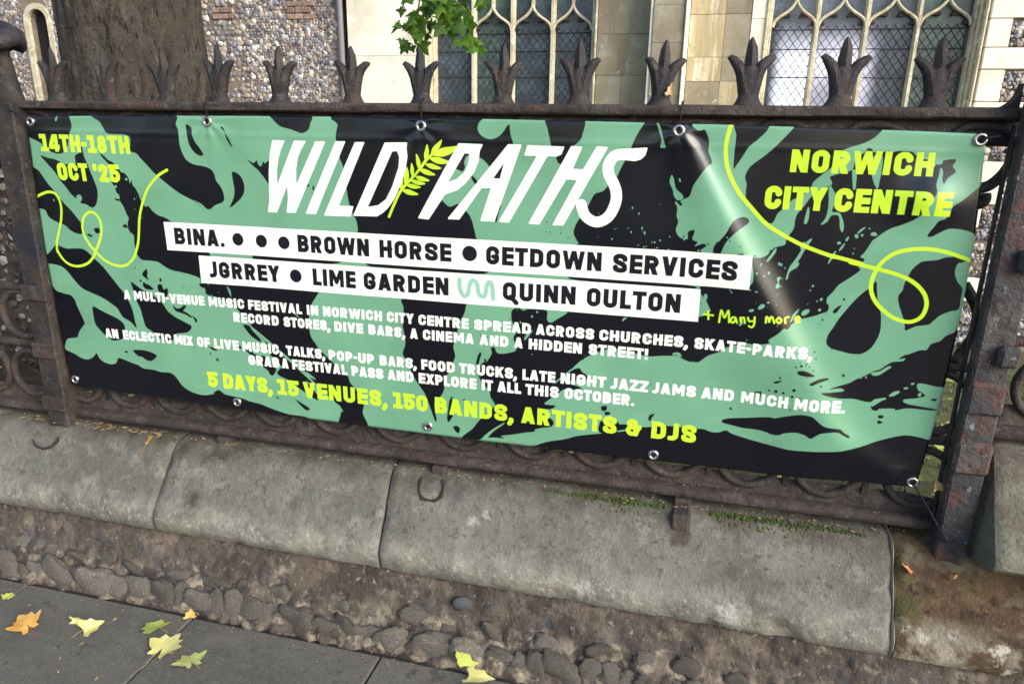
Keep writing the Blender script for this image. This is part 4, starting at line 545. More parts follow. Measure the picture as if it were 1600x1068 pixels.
def railing(label, x0, x1, fx, dz=0.0, bays=True, grp=None):
    rz = lambda x: (-.010*(.775-x)/3.2 if dz == 0 else 0)
    root = empty('iron_railing', ((x0+x1)/2, 2.2, .5+dz), label, 'railing', 'iron railing panels along the plinth')
    Y = 2.2
    tilt(railprof(x0, x1, Y-.004, 1.727+dz, .044, .0165, n=int((x1-x0)*30), amp=.0020), rz).build('top_rail', M['iron_rusty'], root, True, angle=55)
    tilt(railprof(x0, x1, Y+.004, 1.682+dz, .014, .034, n=int((x1-x0)*30), amp=.003), rz).build('under_rail', M['iron'], root)
    for z in (1.045, .817): railprof(x0, x1, Y, z+dz, .020, .014, n=int((x1-x0)*14)).build('middle_rail', M['iron_rusty'], root, True, angle=55)
    railprof(x0, x1, Y-.004, .5525+dz, .040, .0185, n=int((x1-x0)*14)).build('bottom_rail', M['iron_rusty'], root, True, angle=55)
    me = MB().loft([[(x, Y+.006+dy, z) for dy, z in ((-.010, .555+dz), (-.010, .600+dz+.008*noise.noise(Vector((x*9, 0, 0)))), (.002, .628+dz+.012*noise.noise(Vector((x*7, 3, 0)))), (.012, .60+dz), (.012, .555+dz))] for x in np.linspace(x0, x1, int((x1-x0)*30))]).build('skirting_plate', M['iron_rusty'], root, True, angle=60)
    bm_ = MB().box(-.011, .011, -.006, .006, 0, 1.128, .003).mesh('bar', M['iron'])
    rm = {}
    for nm, r in (('ring', .092),):
        rm[nm] = MB().tube(ring_path(0, 0, r, 0), .0125, 8, True, 1.25).mesh(nm, M['iron_rusty'], True)
    for i, x in enumerate(fx):
        link('finial', finials[(i*3+1) % 5], root, (x, Y-.006, 1.740+dz+rz(x)), (rnd.uniform(-.04, .04), rnd.uniform(-.045, .045), rnd.uniform(-.10, .10)), (rnd.uniform(.94, 1.08), 1, rnd.uniform(.94, 1.05)))
        link('bar', bm_, root, (x, Y+.004, .565+dz))
    mids = [(a+b)/2 for a, b in zip(fx, fx[1:])]
    if x1 - fx[-1] > .15: mids.append(fx[-1]+.142)
    if fx[0] - x0 > .11: mids.insert(0, fx[0]-.105)
    sm = MB(); P1 = scroll_pts([(-.092, .015), (-.060, .044), (-.01, .050), (.035, .040), (.062, .010), (.066, -.03), (.052, -.07), (.026, -.100), (-.002, -.112), (-.012, -.132), (.004, -.150), (.022, -.140), (.020, -.122)])
    sm.tube([(a, 0, b) for a, b in P1], .0145, 8, False, 1.1); smesh = sm.mesh('scroll', M['iron'], True)
    P2 = scroll_pts([(-.03, .145), (-.012, .12), (.008, .09), (.02, .055), (.022, .02), (.010, -.02), (-.005, -.05), (-.012, -.075)])
    s2 = MB(); s2.tube([(a, 0, b) for a, b in P2], .015, 8, False, 1.1); smesh2 = s2.mesh('curved_bar', M['iron'], True)
    for x in mids:
        for z in (.933, .689): link('ring', rm['ring'], root, (x, Y-.002, z+dz))
        link('scroll', smesh, root, (x+.0, Y-.004, 1.648+dz))
        if abs(x-mids[-1]) > .01 or not bays: link('scroll', smesh, root, (x, Y+.010, 1.648+dz), (0, 0, math.pi))
        link('curved_bar', smesh2, root, (x+.045, Y-.002, 1.135+dz))
    k = 0
    for fx_ in ((-2.40, -1.66, -.80, .03) if dz == 0 and x0 < -2 and x1 > 0 else (x0+.2,)):
        MB().box(fx_-.026, fx_+.026, Y-.055, Y+.03, .49+dz, .536+dz, .006).build('foot', M['iron_rusty'], root)
        if abs(fx_-.03) < .01:
            MB().box(fx_-.030, fx_+.030, 2.085, 2.15, .455, .512, .008).build('stay_foot', M['iron_rusty'], root)
    return root
railing('main iron railing panel behind the banner, topped with a row of three-pronged finials', -2.40, .775, FX)
railing('iron railing panel left of the left post, mostly cut off by the photo edge', -3.9, -2.455, [-3.75, -3.51, -3.27, -3.04, -2.82, -2.69])
railing('stepped up iron railing panel right of the tall right post', .845, 2.3, [1.10, 1.29, 1.50, 1.73, 1.96, 2.19], dz=.315)
# rounded bracket where the top rail meets the right post
# posts
PR = empty('railing_post', (.80, 2.15, .5), 'tall square iron post right of the banner, grey with red-brown rust', 'post', 'iron railing posts')
MB().box(.757, .842, 2.10, 2.152, .44, 2.45, .006).build('shaft', M['iron_post'], PR)
for z in (1.37, 1.115): MB().box(.800, .853, 2.070, 2.102, z-.030, z+.030, .010).build('collar_block', M['iron_post'], PR)
MB().box(.749, .757, 2.153, 2.172, .57, 1.70, .003).build('stile', M['iron'], PR)
MB().box(.855, .95, 2.10, 2.135, 1.36, 1.40, .006).build('bracket', M['iron_post'], PR)
MB().box(.753, .846, 2.090, 2.110, .94, 1.035, .012).build('sleeve', M['iron_post'], PR); MB().box(.751, .846, 2.088, 2.110, .76, .86, .012).build('sleeve', M['iron_post'], PR)
m = MB(); cp = [(.757, 1.736), (.757, 1.80)] + [(.757-.062*(1-math.cos(t)), 1.80-.064*math.sin(t)) for t in [math.pi/2*i/8 for i in range(1, 9)]]
m.prism(cp, 2.165, 2.205); m.build('corner_bracket', M['iron_rusty'], PR)

PLt = empty('railing_post', (-2.375, 2.18, .5), 'dark square iron post left of the banner with a drooping knob on top', 'post', 'iron railing posts')
MB().box(-2.435, -2.338, 2.125, 2.235, .46, 1.725, .006).build('shaft', M['iron'], PLt)
MB().lathe(-2.400, 2.18, [(.050, 1.71), (.045, 1.75), (.036, 1.80), (.028, 1.86), (.024, 1.90), (.022, 1.95)], 14).build('spindle', M['iron'], PLt, True)
m = MB(); m.lathe(-2.400, 2.18, [(.02, 1.925), (.045, 1.908), (.070, 1.900), (.084, 1.910), (.088, 1.930), (.080, 1.958), (.05, 1.975), (.02, 1.985)], 24); me = m.mesh('knob', M['iron'], True)
for v in me.vertices:
    a = math.atan2(v.co.y-2.18, v.co.x+2.400); v.co.z += .010*math.cos(4*a); v.co.x = -2.400+(v.co.x+2.400)*(1+.10*math.cos(4*a)); v.co.y = 2.18+(v.co.y-2.18)*(1+.10*math.cos(4*a))
link('knob', me, PLt)
for z in (1.045, .817, .60): MB().box(-2.442, -2.330, 2.115, 2.13, z-.03, z+.03, .005).build('collar_block', M['iron_rusty'], PLt)
# ---------------------------------------------------------------- the banner
UV0, VZ0, BY = -2.3117, 1.6767, 2.155
img = paint_banner(ART)
H_, W_ = img.shape[:2]; image = bpy.data.images.new('banner_print', W_, H_, alpha=False, float_buffer=True)
image.colorspace_settings.name = 'Linear Rec.709'
px = np.ones((H_, W_, 4), np.float32); px[..., :3] = img[::-1]; image.pixels.foreach_set(px.ravel()); image.update(); image.pack()
bmt = bpy.data.materials.new('glossy_vinyl_print'); bmt.use_nodes = True; N = bmt.node_tree.nodes; L = bmt.node_tree.links; b = N['Principled BSDF']
ti = N.new('ShaderNodeTexImage'); ti.image = image; ti.interpolation = 'Cubic'; ti.extension = 'EXTEND'
tcb = N.new('ShaderNodeTexCoord'); nz = N.new('ShaderNodeTexNoise'); nz.inputs['Scale'].default_value = 5; nz.inputs['Detail'].default_value = 7; L.new(tcb.outputs['Object'], nz.inputs['Vector'])
mr = N.new('ShaderNodeMapRange'); mr.inputs['To Min'].default_value = .24; mr.inputs['To Max'].default_value = .34; L.new(nz.outputs['Fac'], mr.inputs['Value']); L.new(mr.outputs[0], b.inputs['Roughness'])
mv = N.new('ShaderNodeMapRange'); mv.inputs['From Min'].default_value = .3; mv.inputs['From Max'].default_value = .7; mv.inputs['To Min'].default_value = .90; mv.inputs['To Max'].default_value = 1.08; L.new(nz.outputs['Fac'], mv.inputs['Value'])
vm = N.new('ShaderNodeVectorMath'); vm.operation = 'SCALE'; L.new(ti.outputs[0], vm.inputs[0]); L.new(mv.outputs[0], vm.inputs['Scale'])
dn = N.new('ShaderNodeTexNoise'); dn.inputs['Scale'].default_value = 160; dn.inputs['Detail'].default_value = 3; L.new(tcb.outputs['Object'], dn.inputs['Vector'])
dr = N.new('ShaderNodeMapRange'); dr.inputs['From Min'].default_value = .73; dr.inputs['From Max'].default_value = .78; dr.inputs['To Max'].default_value = .35; L.new(dn.outputs['Fac'], dr.inputs['Value'])
dm = N.new('ShaderNodeMix'); dm.data_type = 'RGBA'; L.new(dr.outputs[0], dm.inputs['Factor']); L.new(vm.outputs[0], dm.inputs['A']); dm.inputs['B'].default_value = (.16, .15, .12, 1)
L.new(dm.outputs['Result'], b.inputs['Base Color']); b.inputs['Specular IOR Level'].default_value = .35; b.inputs['Coat Weight'].default_value = .6; b.inputs['Coat Roughness'].default_value = .17
wv = N.new('ShaderNodeTexNoise'); wv.inputs['Scale'].default_value = 500; L.new(tcb.outputs['Object'], wv.inputs['Vector'])
bp = N.new('ShaderNodeBump'); bp.inputs['Strength'].default_value = .05; bp.inputs['Distance'].default_value = .001; L.new(wv.outputs['Fac'], bp.inputs['Height']); L.new(bp.outputs[0], b.inputs['Normal'])
GU = [.018, .730, 1.475, 2.240, 2.992]
def seg_d(u, v, a, b):
    dx, dy = b[0]-a[0], b[1]-a[1]; q = dx*dx+dy*dy; t = ((u-a[0])*dx+(v-a[1])*dy)/q
    s = ((u-a[0])*dy-(v-a[1])*dx)/math.sqrt(q); return t, s
def bdisp(u, v):
    """pull of the vinyl towards the street, metres; u along, v down"""
    d = .0060*noise.noise(Vector((u*1.6, v*1.6, 0))) + .0028*noise.noise(Vector((u*4+v*2, v*5, 2))) + .0012*(1-abs(noise.noise(Vector((u*6+v*3, v*3, 7))))*2) + .0010*math.exp(-((v-.045)/.006)**2) + .0008*math.exp(-((v-.95)/.006)**2)
    t, s = seg_d(u, v, (2.243, .0), (2.80, .96))          # tension fold from the fourth eyelet to the lower corner
    if -.1 < t < 1.1:
        w = .018+.052*max(0, t)**.8; a = .52*w*min(1, (t+.02)/.04 if t > -.02 else 0)*(1-.45*min(1, max(0, t)))*max(0, 1-max(0, t-.93)/.12)
        d += a*math.exp(-(s/(w if s > 0 else w*2.6))**2)
    t, s = seg_d(u, v, (1.475, .02), (1.33, .30))
    if 0 < t < 1: d += .004*math.exp(-(s/.022)**2)*math.sin(math.pi*t)
    t, s = seg_d(u, v, (1.475, .02), (1.46, .26))
    if 0 < t < 1: d += .0035*math.exp(-(s/.014)**2)*math.sin(math.pi*t)
    d += .020*math.exp(-((u-2.90)**2/.0050+(v-.165)**2/.0036))                   # bulge below the top right eyelet
    t, s = seg_d(u, v, (2.95, .98), (2.55, .72))
    if 0 < t < 1: d += .006*math.exp(-(s/.04)**2)*(1-t)
    for g in GU[1:4]:                                     # puckers radiating from the upper eyelets
        dx, dy = u-g, v-.004; r = math.hypot(dx, dy)
        if r < .22: d += .0030*math.cos(math.atan2(dy, dx)*7+g*3)*math.exp(-r/.07)*min(1, r/.02)
    for g in GU: d += .0035*math.exp(-((u-g)**2+(v-.02)**2)/.0025)
    d -= .0015*math.sin(u*9)*math.exp(-((v-.05)/.06)**2)
    return d
def bow(t): return math.sin(math.pi*min(1, max(0, t)))**.7
def sheet_uv(a, b):
    """outline of the sheet: its edges belly out a little between the tied corners; metres"""
    uL, uR = -.021*bow(b), 3.0+.028*bow(b); vT, vB = -.018*bow(a), 1.0+.025*bow(a)
    return uL+a*(uR-uL), vT+b*(vB-vT)
nu, nv = 420, 140; V_ = []; UVs = []
for j in range(nv+1):
    for i in range(nu+1):
        u, v = sheet_uv(i/nu, j/nv); V_.append((UV0+u, BY-bdisp(u, v), VZ0-v*.9985)); UVs.append(((u*1000+MX)/(BW+2*MX), 1-(v*1000+MY)/(BH+2*MY)))
F_ = [(j*(nu+1)+i, (j+1)*(nu+1)+i, (j+1)*(nu+1)+i+1, j*(nu+1)+i+1) for j in range(nv) for i in range(nu)]
me = bpy.data.meshes.new('vinyl_sheet'); me.from_pydata(V_, [], F_); uvl = me.uv_layers.new(name='UVMap')
uvs = [UVs[vi] for f in F_ for vi in f]; uvl.data.foreach_set('uv', np.array(uvs, np.float32).ravel())
me.polygons.foreach_set('use_smooth', [True]*len(me.polygons)); me.materials.append(bmt); me.update()
BN = empty('festival_banner', (-.81, 2.15, .68), 'long glossy green and black banner with white and lime lettering tied to the railings', 'banner')
vo = link('vinyl_sheet', me, BN); so_ = vo.modifiers.new('thickness', 'SOLIDIFY'); so_.thickness = .0012; so_.offset = -1
tor = MB().tube(ring_path(0, 0, .0125, 0, 20), .0048, 8, True).mesh('grommet', M['steel'], True)
hole = MB().loft([[(.0105*math.cos(q), y, .0105*math.sin(q)) for q in [6.2832*k/16 for k in range(16)]] for y in (-.0009, .0)]).mesh('eyelet_hole', M['tie'])
for vv in ((.015, .004, .005, .0045, .013), (.976, .992, .996, .999, .986)):
    for k, u in enumerate(GU):
        v = vv[k]; uu = u; p = (UV0+uu, BY-bdisp(uu, v)-.002, VZ0-v*.9985)
        gr = link('grommet', tor, BN, p); h_ = link('eyelet_hole', hole, gr, (p[0], p[1]+.0003, p[2]))
        if v < .5 and 0 < k < 4:
            t_ = MB().tube([(p[0], p[1]+.004, p[2]-.004), (p[0]+.001, p[1]-.004, p[2]+.008), (p[0]+.002, 2.149, p[2]+.030), (p[0]+.002, 2.147, 1.725), (p[0]+.002, 2.155, 1.748), (p[0]+.003, 2.20, 1.752), (p[0]+.003, 2.25, 1.735)], .0022, 6)
            t_.build('cable_tie', M['tie'], BN, True)
p = (UV0+2.992, BY-.002, VZ0-.016)
MB().tube([(p[0]-.004, p[1]-.003, p[2]), (p[0]+.01, p[1]-.012, p[2]+.008), (p[0]+.045, 2.15, p[2]+.012), (p[0]+.06, 2.19, p[2]+.01)], .004, 6).build('cable_tie', M['tie'], BN, True)
p = (UV0+2.992, BY, VZ0-.986)
MB().tube([(p[0], p[1]-.004, p[2]), (p[0]+.03, 2.13, p[2]-.04), (p[0]+.07, 2.10, p[2]-.10), (p[0]+.10, 2.09, p[2]-.145)], .0028, 6).build('cable_tie', M['tie'], BN, True)
p = (UV0+.018, BY, VZ0-.016)
MB().tube([(p[0], p[1]-.003, p[2]), (p[0]-.02, 2.14, p[2]+.02), (p[0]-.05, 2.12, p[2]+.04)], .0022, 6).build('cable_tie', M['tie'], BN, True)
# ---------------------------------------------------------------- the church
CH = empty('church', (-3, 8.8, -.7), 'old flint and limestone church with two traceried windows standing behind the railings', 'church')
CY = 8.5
# flint wall, left of the pipe, with a narrow round-topped opening
nx0, nx1, nzt = -8.80, -8.50, 2.97
arch = [(nx0, -.4), (nx0, nzt-.15)] + [((nx0+nx1)/2-.15*math.cos(t), nzt-.15+.15*math.sin(t)) for t in [math.pi*i/10 for i in range(1, 10)]] + [(nx1, nzt-.15), (nx1, -.4)]
MB().prism([(-14, -1), (-4.33, -1), (-4.33, 8), (-14, 8)], CY, CY+.7, [arch]).build('flint_wall_face', M['flintmortar'], CH)
MB().box(nx0-.05, nx1+.05, CY+.10, CY+.16, -.5, 3.1).build('dark_recess', M['dark'], CH)
sp_ = MB(); o_ = [(nx0-.07, -.38), (nx0-.07, nzt-.15)] + [((nx0+nx1)/2-.22*math.cos(t), nzt-.15+.22*math.sin(t)) for t in [math.pi*i/10 for i in range(1, 10)]] + [(nx1+.07, nzt-.15), (nx1+.07, -.38)]
sp_.prism(o_, CY-.03, CY+.02, [[(x+(.001 if x < -8.68 else -.001), z) for x, z in arch[1:-1]] + [(nx1-.001, -.37), (nx0+.001, -.37)]]).build('stone_surround', M['tracery'], CH)
def flints(name, regions, seed, size=.036, step=.062, cols=None, y=CY, dens=.94):
    r_ = random.Random(seed); base = []
    for k in range(6):
        bm = bmesh.new(); bmesh.ops.create_icosphere(bm, subdivisions=1, radius=1)
        for v in bm.verts: p = v.co.copy(); v.co = p*(1+.35*noise.noise(p*1.4+Vector((k*3.3+seed, 0, 0))))
        base.append((np.array([v.co[:] for v in bm.verts]), [tuple(v.index for v in f.verts) for f in bm.faces])); bm.free()
    vv = []; ff = []; cc = []; n = 0
    pal = cols or [(.34, .33, .36), (.18, .17, .19), (.10, .095, .115), (.62, .60, .56), (.40, .33, .26), (.27, .21, .165), (.22, .22, .26), (.50, .45, .38), (.30, .23, .20)]
    for (x0, x1, z0, z1) in regions:
        rows = int((z1-z0)/(step*.86))
        for j in range(rows):
            x = x0+(j % 2)*step*.5
            while x < x1:
                if r_.random() < dens:
                    V0, F0 = base[r_.randrange(6)]; s = size*(r_.uniform(.5, 1.1) if r_.random() < .8 else r_.uniform(1.1, 1.6)); a = r_.uniform(0, 6.28); q = r_.uniform(.65, 1.0)
                    P = V0*np.array([s, s*.55, s*q]); c, sn = math.cos(a), math.sin(a)
                    X = P[:, 0]*c-P[:, 2]*sn; Z = P[:, 0]*sn+P[:, 2]*c
                    px_, pz_ = x+r_.uniform(-.4, .4)*step*.5, z0+(j+.5)*step*.86+r_.uniform(-.4, .4)*step*.4
                    vv.append(np.stack([X+px_, P[:, 1]+y-.002, Z+pz_], 1)); ff += [tuple(i+n for i in f) for f in F0]; n += len(V0)
                    col = np.array(pal[r_.randrange(len(pal))])*r_.uniform(.75, 1.2); cc += [(*col, 1)]*len(V0)
                x += step*r_.uniform(.85, 1.15)
    if not vv: return
    me = bpy.data.meshes.new(name); me.from_pydata(np.concatenate(vv).tolist(), [], ff); me.materials.append(M['flint'])
    at = me.color_attributes.new('tone', 'FLOAT_COLOR', 'POINT'); at.data.foreach_set('color', np.array(cc, np.float32).ravel()); me.update()
    return link(name, me, CH, kind='stuff')
flints('flint_facing', [(-5.55, -4.36, -.7, 4.0), (-9.6, -8.92, -.7, 3.2), (-8.5, -7.6, -.7, 3.2)], 1, .027, .039)
flints('flint_facing', [(-6.9, -5.5, -.7, 4.0)], 2, .036, .070, [(.26, .26, .31), (.16, .16, .19), (.36, .30, .25), (.22, .18, .16), (.55, .52, .47)])
def _onlow(o): o.parent = None; o.parent = LW; o.location = -WL[LW]
_onlow(flints('flint_facing', [(-4.4, -3.15, .3, 1.56)], 8, .030, .075, [(.10, .085, .07), (.06, .05, .045), (.16, .14, .12), (.08, .06, .045), (.30, .28, .26)], y=3.115, dens=.8))
# old brick patches in the flint
def bricks(x0, x1, z0, z1, w=.21, h=.065):
    z = z0; r = 0
    while z < z1:
        x = x0 - (w*.5 if r % 2 else 0)
        while x < x1:
            a = max(x, x0)+.004; b_ = min(x+w, x1)-.004
            if b_-a > .03: MB().box(a, b_, CY-.028+rnd.uniform(-.004, .004), CY+.02, z+.004, min(z+h, z1)-.004, .004).build('brick', M['brick'], CH)
            x += w+.004
        z += h+.006; r += 1
bricks(-4.98, -4.62, 2.78, 3.10); bricks(-6.00, -5.72, 2.80, 2.95)
# drain pipe
MB().tube([(-4.26, CY-.075, z) for z in (-.6, .6, 1.8, 3.0, 4.2, 6.5)], .035, 12).build('drain_pipe', M['pipe'], CH, True)
for z in (1.35, 3.02, 4.7): MB().box(-4.315, -4.205, CY-.12, CY+.0, z, z+.07, .006).build('pipe_bracket', M['pipe'], CH)
# masonry fields made of separate blocks
def masonry(x0, x1, z0, z1, y, mat, hs, ws, seed, depth=.10, bev=.0025, jit=.004, name='ashlar_block', gap=.0025):
    r_ = random.Random(seed); z = z0
    while z < z1-.02:
        h = min(r_.choice(hs), z1-z)
        if z1-(z+h) < .10: h = z1-z
        x = x0
        while x < x1-.01:
            w = min(r_.choice(ws), x1-x)
            if x1-(x+w) < .12: w = x1-x
            mt = mat if not isinstance(mat, (list, tuple)) else r_.choice(mat)
            me = MB().box(0, w-gap, -depth+r_.uniform(-jit, jit)+depth, depth, 0, h-gap, bev).mesh(name, mt)
            link(name, me, CH, (x+gap/2, y, z+gap/2)); x += w
        z += h
# left cream section, projecting slightly (buttress beside the pipe)
MB().box(-4.20, -3.24, CY+.03, CY+.6, -1, 8).build('wall_core', M['flintmortar'], CH)
masonry(-4.20, -3.24, -.6, 3.6, CY-.02, M['render'], (.55, .62, .70), (.96,), 3)
# pier between the windows
MB().box(-1.24, .50, CY+.05, CY+.6, -1, 8).build('wall_core', M['flintmortar'], CH)
masonry(-1.235, -.66, -.6, 4.0, CY, M['ashlar'], (.24, .34, .42, .50), (.28, .40, .575), 4)
masonry(-.62, -.30, -.6, 4.0, CY-.30, [M['ashlar'], M['render'], M['render']], (.42, .52, .36), (.32,), 5, depth=.34)
MB().box(-.655, -.62, CY-.28, CY+.05, -.6, 4.0, .004).build('buttress_edge', M['render'], CH)
MB().box(-.30, -.265, CY-.33, CY+.05, -.6, 4.0, .006).build('buttress_arris', M['render'], CH)
masonry(-.26, .36, -.6, 4.0, CY, [M['ashlar_warm'], M['ashlar_warm'], M['ashlar']], (.24, .30, .42), (.30, .62, .36), 6)
masonry(.36, .50, -.6, 4.0, CY-.012, M['render'], (.45, .60, .38), (.14,), 7)
# right of the second window: pale quoins chequered with flint
MB().box(2.60, 12, CY+.03, CY+.6, -1, 8).build('wall_core', M['flintmortar'], CH)
z = -.62; k = 0
rows = [(-.62, -.36, 0), (-.36, -.10, .20), (-.10, .16, .42), (.16, .30, .08), (.30, .55, .24), (.55, .68, .08), (.68, .92, .26), (.92, 1.35, .40), (1.35, 1.62, .18), (1.62, 1.92, .52), (1.92, 2.22, .22), (2.22, 2.42, .52), (2.42, 2.68, .20), (2.68, 2.92, .52), (2.92, 3.16, .28), (3.16, 3.6, .5)]
for z0, z1, w in rows:
    if w: link('quoin_stone', MB().box(0, w, 0, .1, 0, z1-z0-.006, .008).mesh('quoin_stone', M['render']), CH, (2.56, CY-.012+rnd.uniform(-.004, .004), z0))
flints('flint_facing', [(2.60+w-.02 if w else 2.58, 3.5, z0+.01, z1-.01) for z0, z1, w in rows], 5, .027, .040)
# windows
def ogee(xc, a, z0, z1, n=12, inset=0):
    cp_ = [(-1, 0), (-.985, .10), (-.90, .26), (-.70, .40), (-.45, .53), (-.24, .68), (-.09, .84), (0, 1.0)]
    L_ = crom(cp_, 4, False); L_ = [(xc+x*(a-inset), z0+z*(z1-z0-inset*.8)) for x, z in L_]
    return L_, [(2*xc-x, z) for x, z in L_]
def glass_mat(name, base, rough, glow=None):
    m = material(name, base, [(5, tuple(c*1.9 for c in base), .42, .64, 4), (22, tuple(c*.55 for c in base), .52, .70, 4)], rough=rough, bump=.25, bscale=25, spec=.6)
    if glow:  # soft bright patch painted into the pane by emission
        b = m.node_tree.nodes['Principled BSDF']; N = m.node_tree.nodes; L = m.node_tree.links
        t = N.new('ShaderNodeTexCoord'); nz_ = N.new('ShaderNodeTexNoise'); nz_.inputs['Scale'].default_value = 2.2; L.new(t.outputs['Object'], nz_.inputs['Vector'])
        b.inputs['Emission Color'].default_value = (*glow[0], 1)
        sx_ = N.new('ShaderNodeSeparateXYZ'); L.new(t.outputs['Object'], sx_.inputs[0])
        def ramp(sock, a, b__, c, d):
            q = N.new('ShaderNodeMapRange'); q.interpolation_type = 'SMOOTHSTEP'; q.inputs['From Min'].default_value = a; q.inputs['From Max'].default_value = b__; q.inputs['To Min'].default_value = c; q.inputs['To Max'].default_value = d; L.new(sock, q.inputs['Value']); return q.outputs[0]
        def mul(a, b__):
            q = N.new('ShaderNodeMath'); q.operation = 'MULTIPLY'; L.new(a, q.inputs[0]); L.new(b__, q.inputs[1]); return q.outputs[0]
        e = mul(ramp(sx_.outputs['X'], glow[2][0], glow[2][1], 0, 1), ramp(sx_.outputs['X'], glow[2][2], glow[2][3], 1, 0))
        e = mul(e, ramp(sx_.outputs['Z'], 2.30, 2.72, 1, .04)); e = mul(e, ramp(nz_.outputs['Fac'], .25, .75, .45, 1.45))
        mm = N.new('ShaderNodeMath'); mm.operation = 'MULTIPLY'; mm.inputs[1].default_value = glow[1]; L.new(e, mm.inputs[0]); L.new(mm.outputs[0], b.inputs['Emission Strength'])
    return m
M['glass_dark'] = glass_mat('dark_window_glass', (.036, .052, .064), .22)
M['glass_green'] = glass_mat('greenish_window_glass', (.040, .064, .056), .25)
M['glass_glow1'] = glass_mat('window_glass_painted_glow_cool', (.05, .06, .08), .25, ((.86, .88, 1.0), .80, (.60, .76, .98, 1.06)))  # painted brightness: the pane itself emits, no source stands behind it
M['glass_glow2'] = glass_mat('window_glass_painted_glow_violet', (.05, .06, .08), .25, ((.84, .80, .96), .50, (1.02, 1.08, 1.52, 1.70)))  # same painted glow, fading out across the third light
def window(x0, x1, label, glass, bounds, zs=-.1, zt=5.2, zspring=2.64, zpeak=2.90):
    yg = CY+.22; m = MB()
    for s, xe in ((0, x0), (1, x1)):     # stepped jamb mouldings
        for k in range(3):
            w0, w1 = (xe-.075+.025*k, xe-.050+.025*k) if s == 0 else (xe+.050-.025*k, xe+.075-.025*k)
            m.box(w0, w1, CY-.03+.07*k, CY+.30, zs, zt, .008)
    m.box(x0-.075, x1+.075, CY-.10, CY+.30, zs-.16, zs-.002, .01); m.box(x0-.075, x1+.075, CY-.02, CY+.30, zt+.002, zt+.3, .01)
    fr = m.build('window', M['tracery'], CH, label=label)
    MB().box(x0-.05, x1+.05, CY+.42, CY+.5, zs-.1, zt+.1).build('interior_shade', M['dark'], fr)
    for i in range(1, len(bounds)-1):
        c = bounds[i]; mu = MB(); hw = .030
        sec = [(-hw, CY+.34), (-hw, CY+.20), (-.014, CY+.135), (.014, CY+.135), (hw, CY+.20), (hw, CY+.34)]
        mu.loft([[(c+x, y, z) for x, y in sec] for z in (zs, 1.0, 2.2, 3.4, zt)]); mu.build('mullion', M['tracery'], fr)
    for i in range(len(bounds)-1):
        a0, a1 = bounds[i], bounds[i+1]; xc = (a0+a1)/2; a = (a1-a0)/2-.012
        MB().box(a0+.005, a1-.005, yg, yg+.006, zs, zt).build('pane', glass[i], fr)
        for L_ in ogee(xc, a, zspring, zpeak): MB().tube([(x, CY+.165, z) for x, z in L_], .017, 8, False, 1.9).build('ogee_arch', M['tracery'], fr, True)
        MB().box(xc-.016, xc+.016, CY+.15, CY+.30, zpeak-.01, zt, .006).build('upper_mullion', M['tracery'], fr)
        cu = MB(); Lc, Rc = ogee(xc, a, zspring, zpeak)
        for side, LL in ((1, Lc), (-1, Rc)):
            n = len(LL)
            for f0, f1, dp in ((0, .34, .060), (.40, .66, .062)):
                i0, i1 = int(f0*(n-1)), int(f1*(n-1)); seg_ = LL[i0:i1+1]; mid = seg_[len(seg_)//2]
                tip = (seg_[-1][0]+side*.030, seg_[-1][1]-dp)
                poly = [(p[0], p[1]-.002) for p in seg_] + [(tip[0], tip[1]+.012), tip, (tip[0]-side*.014, tip[1]-.004), (seg_[0][0]*.5+tip[0]*.5+side*-.004, (seg_[0][1]+tip[1])/2+.006)]
                if side < 0: poly = poly[::-1]
                MB().prism(poly, CY+.16, CY+.205).build('cusp', M['cusp_dark'], fr)
        ld = MB(); w = a1-a0-.06; X0 = a0+.03; Zb, Zt_ = zs, zspring+.02; dx, dz = .083, .112; yl = yg-.004
        def clipseg(xa, za, sl):
            pts_ = []
            for z in (1.2, Zt_):
                pass
            return None
        for s in (-1, 1):
            k0 = -40
            for k in range(-40, 60):
                # line x = X0 + k*dx + s*(z-1.2)*dx/dz, clipped to the light
                zz0, zz1 = 1.2, Zt_
                f = lambda z: X0+k*dx+s*(z-1.2)*dx/dz
                inv = lambda x: 1.2+(x-X0-k*dx)*dz/dx*s
                za, zb = sorted((inv(X0), inv(X0+w))); za, zb = max(za, zz0), min(zb, zz1)
                if zb-za < .01: continue
                ld.tube([(f(za), yl, za), (f(zb), yl, zb)], .0032, 4)
        ld.tube([(X0, yl, 1.2), (X0, yl, Zt_)], .004, 4); ld.tube([(X0+w, yl, 1.2), (X0+w, yl, Zt_)], .004, 4)
        ld.build('lead_lattice', M['lead'], fr)
        sb = MB()
        for z in (1.30, 1.58, 1.86, 2.15, 2.43, zspring-.02): MB().tube([(a0+.02, yg-.012, z), (a1-.02, yg-.012, z)], .006, 6).build('saddle_bar', M['lead'], fr)
    return fr
G_, D_ = M['glass_green'], M['glass_dark']
window(-3.163, -1.315, 'dark four-light traceried window', [D_, G_, D_, D_], [-3.163, -2.700, -2.236, -1.768, -1.315])
window(.575, 2.46, 'traceried window with a pale glow painted into its diamond-leaded glass', [M['glass_glow1'], M['glass_glow2'], M['glass_glow2'], G_], [.575, 1.020, 1.497, 1.978, 2.46])
